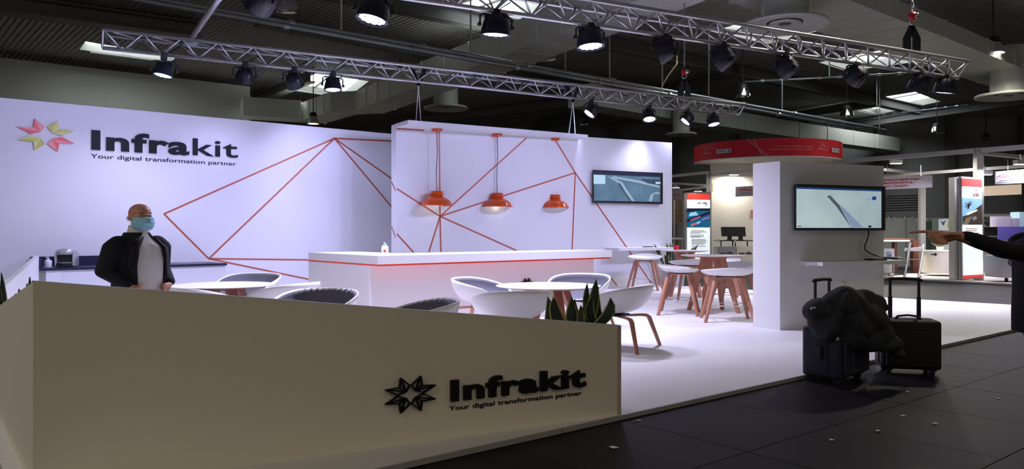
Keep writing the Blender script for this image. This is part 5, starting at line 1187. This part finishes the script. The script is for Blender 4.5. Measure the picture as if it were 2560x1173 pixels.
c = D(2350, 682, 24.8); rz2 = 42/F*24.8; part('body', MB().lathe([(0, 0), (rz2, 0), (rz2, .68), (0, .68)], 40), mat('cream_counter', (.70, .68, .62), .5), t, smooth=40); part('top_plate', MB().lathe([(0, .68), (rz2*1.03, .68), (rz2*1.03, .71), (0, .71)], 40), M_white, t, smooth=40)
yy = 24.8-rz2-.01; sc_ = yy/24.8; part('arrow', MB().prism([D(x, y, yy) for x, y in ((2327, 635), (2336, 635), (2336, 632), (2344, 636.5), (2336, 641), (2336, 638), (2327, 638))], (0, -.01, 0)), M_black, t, True)
t = thing('potted_plant', 'small green plant on the rounded counter', 'plant', c+Vector((0, 0, .71)))
part('pot', MB().lathe([(0, 0), (.09, 0), (.11, .12), (0, .12)], 14), M_white, t)
for k in range(9): a = k*.7; leaf(t, c+Vector((0, 0, .80)), c+Vector((.28*math.cos(a), .15*math.sin(a), .92+.05*(k % 3))), .03, .03)
t = thing('wheeled_counter', 'grey wheeled counter lettered CiS at the right picture edge', 'counter', D(2540, 703, 21.5))
flat('body', [(2506, 695), (2610, 695), (2610, 640), (2500, 640)], 21.5, mat('grey_counter', (.44, .44, .52), .5), t, .8)
for x in (2516, 2545, 2590): part('wheel', MB().lathe([(0, -.02), (.06, -.02), (.06, .02), (0, .02)], 14, D(x, 700, 21.7), Matrix.Rotation(PI/2, 3, 'Y')), M_blackm, t, True)
place_text('letter', 'C', D(2520, 664, 21.48), Vector((1, 0, 0)), Vector((0, -1, 0)), 18/F*21.5, .27, mat('navy_print', srgb(30, 36, 80), .5), t, .04); place_text('letter', 'i', D(2542, 664, 21.48), Vector((1, 0, 0)), Vector((0, -1, 0)), 9/F*21.5, .27, M_signred, t, .04); place_text('letter', 'S', D(2555, 664, 21.48), Vector((1, 0, 0)), Vector((0, -1, 0)), 18/F*21.5, .27, mat('navy_print', srgb(30, 36, 80), .5), t, .04)
t = thing('purple_screen', 'blue-violet blank screen at the right picture edge above the arm', 'screen', D(2540, 600, 24)); flat('panel', [(2497, 601), (2620, 599), (2620, 567), (2497, 567)], 24, mat('violet_panel', srgb(72, 66, 132), .5, emit=.15, ecol=srgb(72, 66, 132)), t, .06); flat('stand', [(2550, None), (2556, None), (2556, 600), (2550, 600)], 24.1, M_alu2, t, .06); flat('foot', [(2530, 692), (2576, 692), (2576, 689), (2530, 689)], 24, M_alu2, t, .4)
for k, (q, lb2, mm) in enumerate((([(2497, 567), (2528, 567), (2528, 541), (2497, 541)], 'lilac cube stacked left on the violet screen', mat('lilac_cube', srgb(150, 145, 160), .6)), ([(2529, 567), (2548, 567), (2548, 546), (2529, 546)], 'lilac cube stacked in the middle on the violet screen', mat('lilac_cube', srgb(150, 145, 160), .6)), ([(2549, 567), (2600, 567), (2600, 530), (2549, 530)], 'pale blue cube stacked right on the violet screen', mat('pale_blue_cube', srgb(160, 195, 200), .6)))):
    o = flat('display_cube', q, 24.05, mm, None, .45); tag(o, lb2, 'cube', 'cubes on the violet screen')
t = thing('shelf_unit', 'grey shelf unit with dark back between banner and violet screen', 'shelf', D(2478, 672, 28)); flat('back_panel', [(2455, None), (2530, None), (2530, 535), (2455, 535)], 28.5, mat('shelf_grey', (.34, .33, .31), .6), t, .05); flat('dark_bay', [(2458, 588), (2497, 588), (2497, 566), (2458, 566)], 28.4, M_dark, t, .05)
for y in (540, 566, 590, 600): flat('shelf_board', [(2455, y+2), (2530, y+2), (2530, y), (2455, y)], 28, M_alu2, t, .5)
o = flat('flat_box', [(2471, 560), (2496, 560), (2496, 555), (2471, 555)], 28.1, M_dark, None, .3); tag(o, 'flat dark box on the shelf right of the lit banner', 'box')
t = thing('swivel_stool', 'chrome star foot stool standing by the small display board', 'stool', D(2233, 688, 24.0))
for k in range(5): a = 2*PI*k/5+.3; part('foot_arm', MB().tube([(0, 0, .06), (.4*math.cos(a), .3*math.sin(a), .02)], .025, 6), M_chrome, t)
part('column', MB().tube([(0, 0, .04), (0, 0, .5)], .03, 8), M_chrome, t); part('seat', MB().lathe([(0, .5), (.3, .5), (.32, .53), (.3, .56), (0, .56)], 20), M_dark, t, smooth=40)
t = thing('swivel_stool', 'chrome star foot stool standing left of the wheeled counter', 'stool', D(2488, 682, 25.5))
for k in range(5): a = 2*PI*k/5; part('foot_arm', MB().tube([(0, 0, .06), (.35*math.cos(a), .28*math.sin(a), .02)], .025, 6), M_chrome, t)
part('column', MB().tube([(0, 0, .04), (0, 0, .5)], .03, 8), M_chrome, t); part('seat', MB().lathe([(0, .5), (.28, .5), (.3, .53), (.28, .56), (0, .56)], 20), M_dark, t, smooth=40)
# wall louvre far behind
t = thing('wall_louvre', 'dark ventilation louvre on the far hall wall at the right', 'louvre', D(2255, 525, 50))
for k in range(7): flat('slat', [(2205, 493+k*6), (2297, 490.5+k*6), (2297, 487.5+k*6), (2205, 490+k*6)], 49, mat('louvre_slat', (.085, .083, .085), .6), t, .1)
# stand lamps with their own light
for px, py, y, col, en, lb2 in ((2463, 437, 23, (.85, .75, 1), 90, 'small violet-white lamp beside the aluminium post'), (2553, 411, 21.5, (.85, .8, 1), 90, 'violet-white lamp at the right picture edge above the CiS board'), (2240, 409, 25.5, (1, .95, .85), 300, 'square floodlight clamped to the right-hand frame'), (1835, 437, 30.55, (1, .93, .82), 55, 'lamp before the white neighbouring wall hidden by the pillar edge')):
    t = thing('stand_lamp', lb2, 'lamp', D(px, py, y), group='lamps of the neighbouring stands'); part('hood', MB().bevbox((0, 0, .06), (.36, .2, .12), .02), M_alu2, t); part('bulb', MB().box((0, 0, -.005), (.32, .16, .01)), M_bulb, t); part('bracket', MB().tube([(0, 0, .1), (0, .05, .28)], .02, 6), M_alu2, t)
    ld = bpy.data.lights.new('lamp_light', 'AREA'); ld.energy = en; ld.color = col; ld.shape = 'RECTANGLE'; ld.size = .34; ld.size_y = .18; lo = bpy.data.objects.new('lamp_light', ld); COL.objects.link(lo); lo.parent = t; lo.location = (0, 0, -.03)
# added fill lamps out of view above the aisle, shaped as high-bay lamps
for k, (x, y, e_) in enumerate(((-5, -3, 290), (4, -4, 340), (11, 3, 340), (-12, 2, 1300), (9.5, 16, 900))):  # the last one is added to brighten the front of the red ring
    t = thing('hall_lamp', ('unseen warm fill lamp added over the aisle behind the photographer, ' + ('left', 'middle', 'right', 'far left', '')[k]), 'lamp', (x, y, 7.8), group='pendant hall lamps') if k < 4 else thing('hall_lamp', 'unseen fill lamp added high above the aisle right of the pillar', 'lamp', (x, y, 7.8), group='pendant hall lamps')
    part('reflector', MB().lathe([(.37, 0), (.34, .16), (.23, .38), (.22, .38), (.325, .15), (.355, .01)], 24), M_alu2, t, smooth=40); part('gear_cap', MB().lathe([(.23, .36), (.22, .52), (.15, .6), (0, .62)], 20), M_blackm, t, smooth=40); part('bulb', MB().lathe([(0, .04), (.31, .05), (.31, .08), (0, .08)], 20), M_bulb, t); part('hanger', MB().tube([(0, 0, .6), (0, 0, HC-7.8)], .025, 6), M_blackm, t)
    ld = bpy.data.lights.new('aisle_fill_light', 'SPOT'); ld.energy = e_; ld.color = (1, .84, .56) if k < 3 else (1, .95, .86); ld.spot_size = R(150); ld.spot_blend = .6; ld.shadow_soft_size = .3; lo = bpy.data.objects.new('aisle_fill_light', ld); COL.objects.link(lo); lo.parent = t; lo.location = (0, 0, -.05)
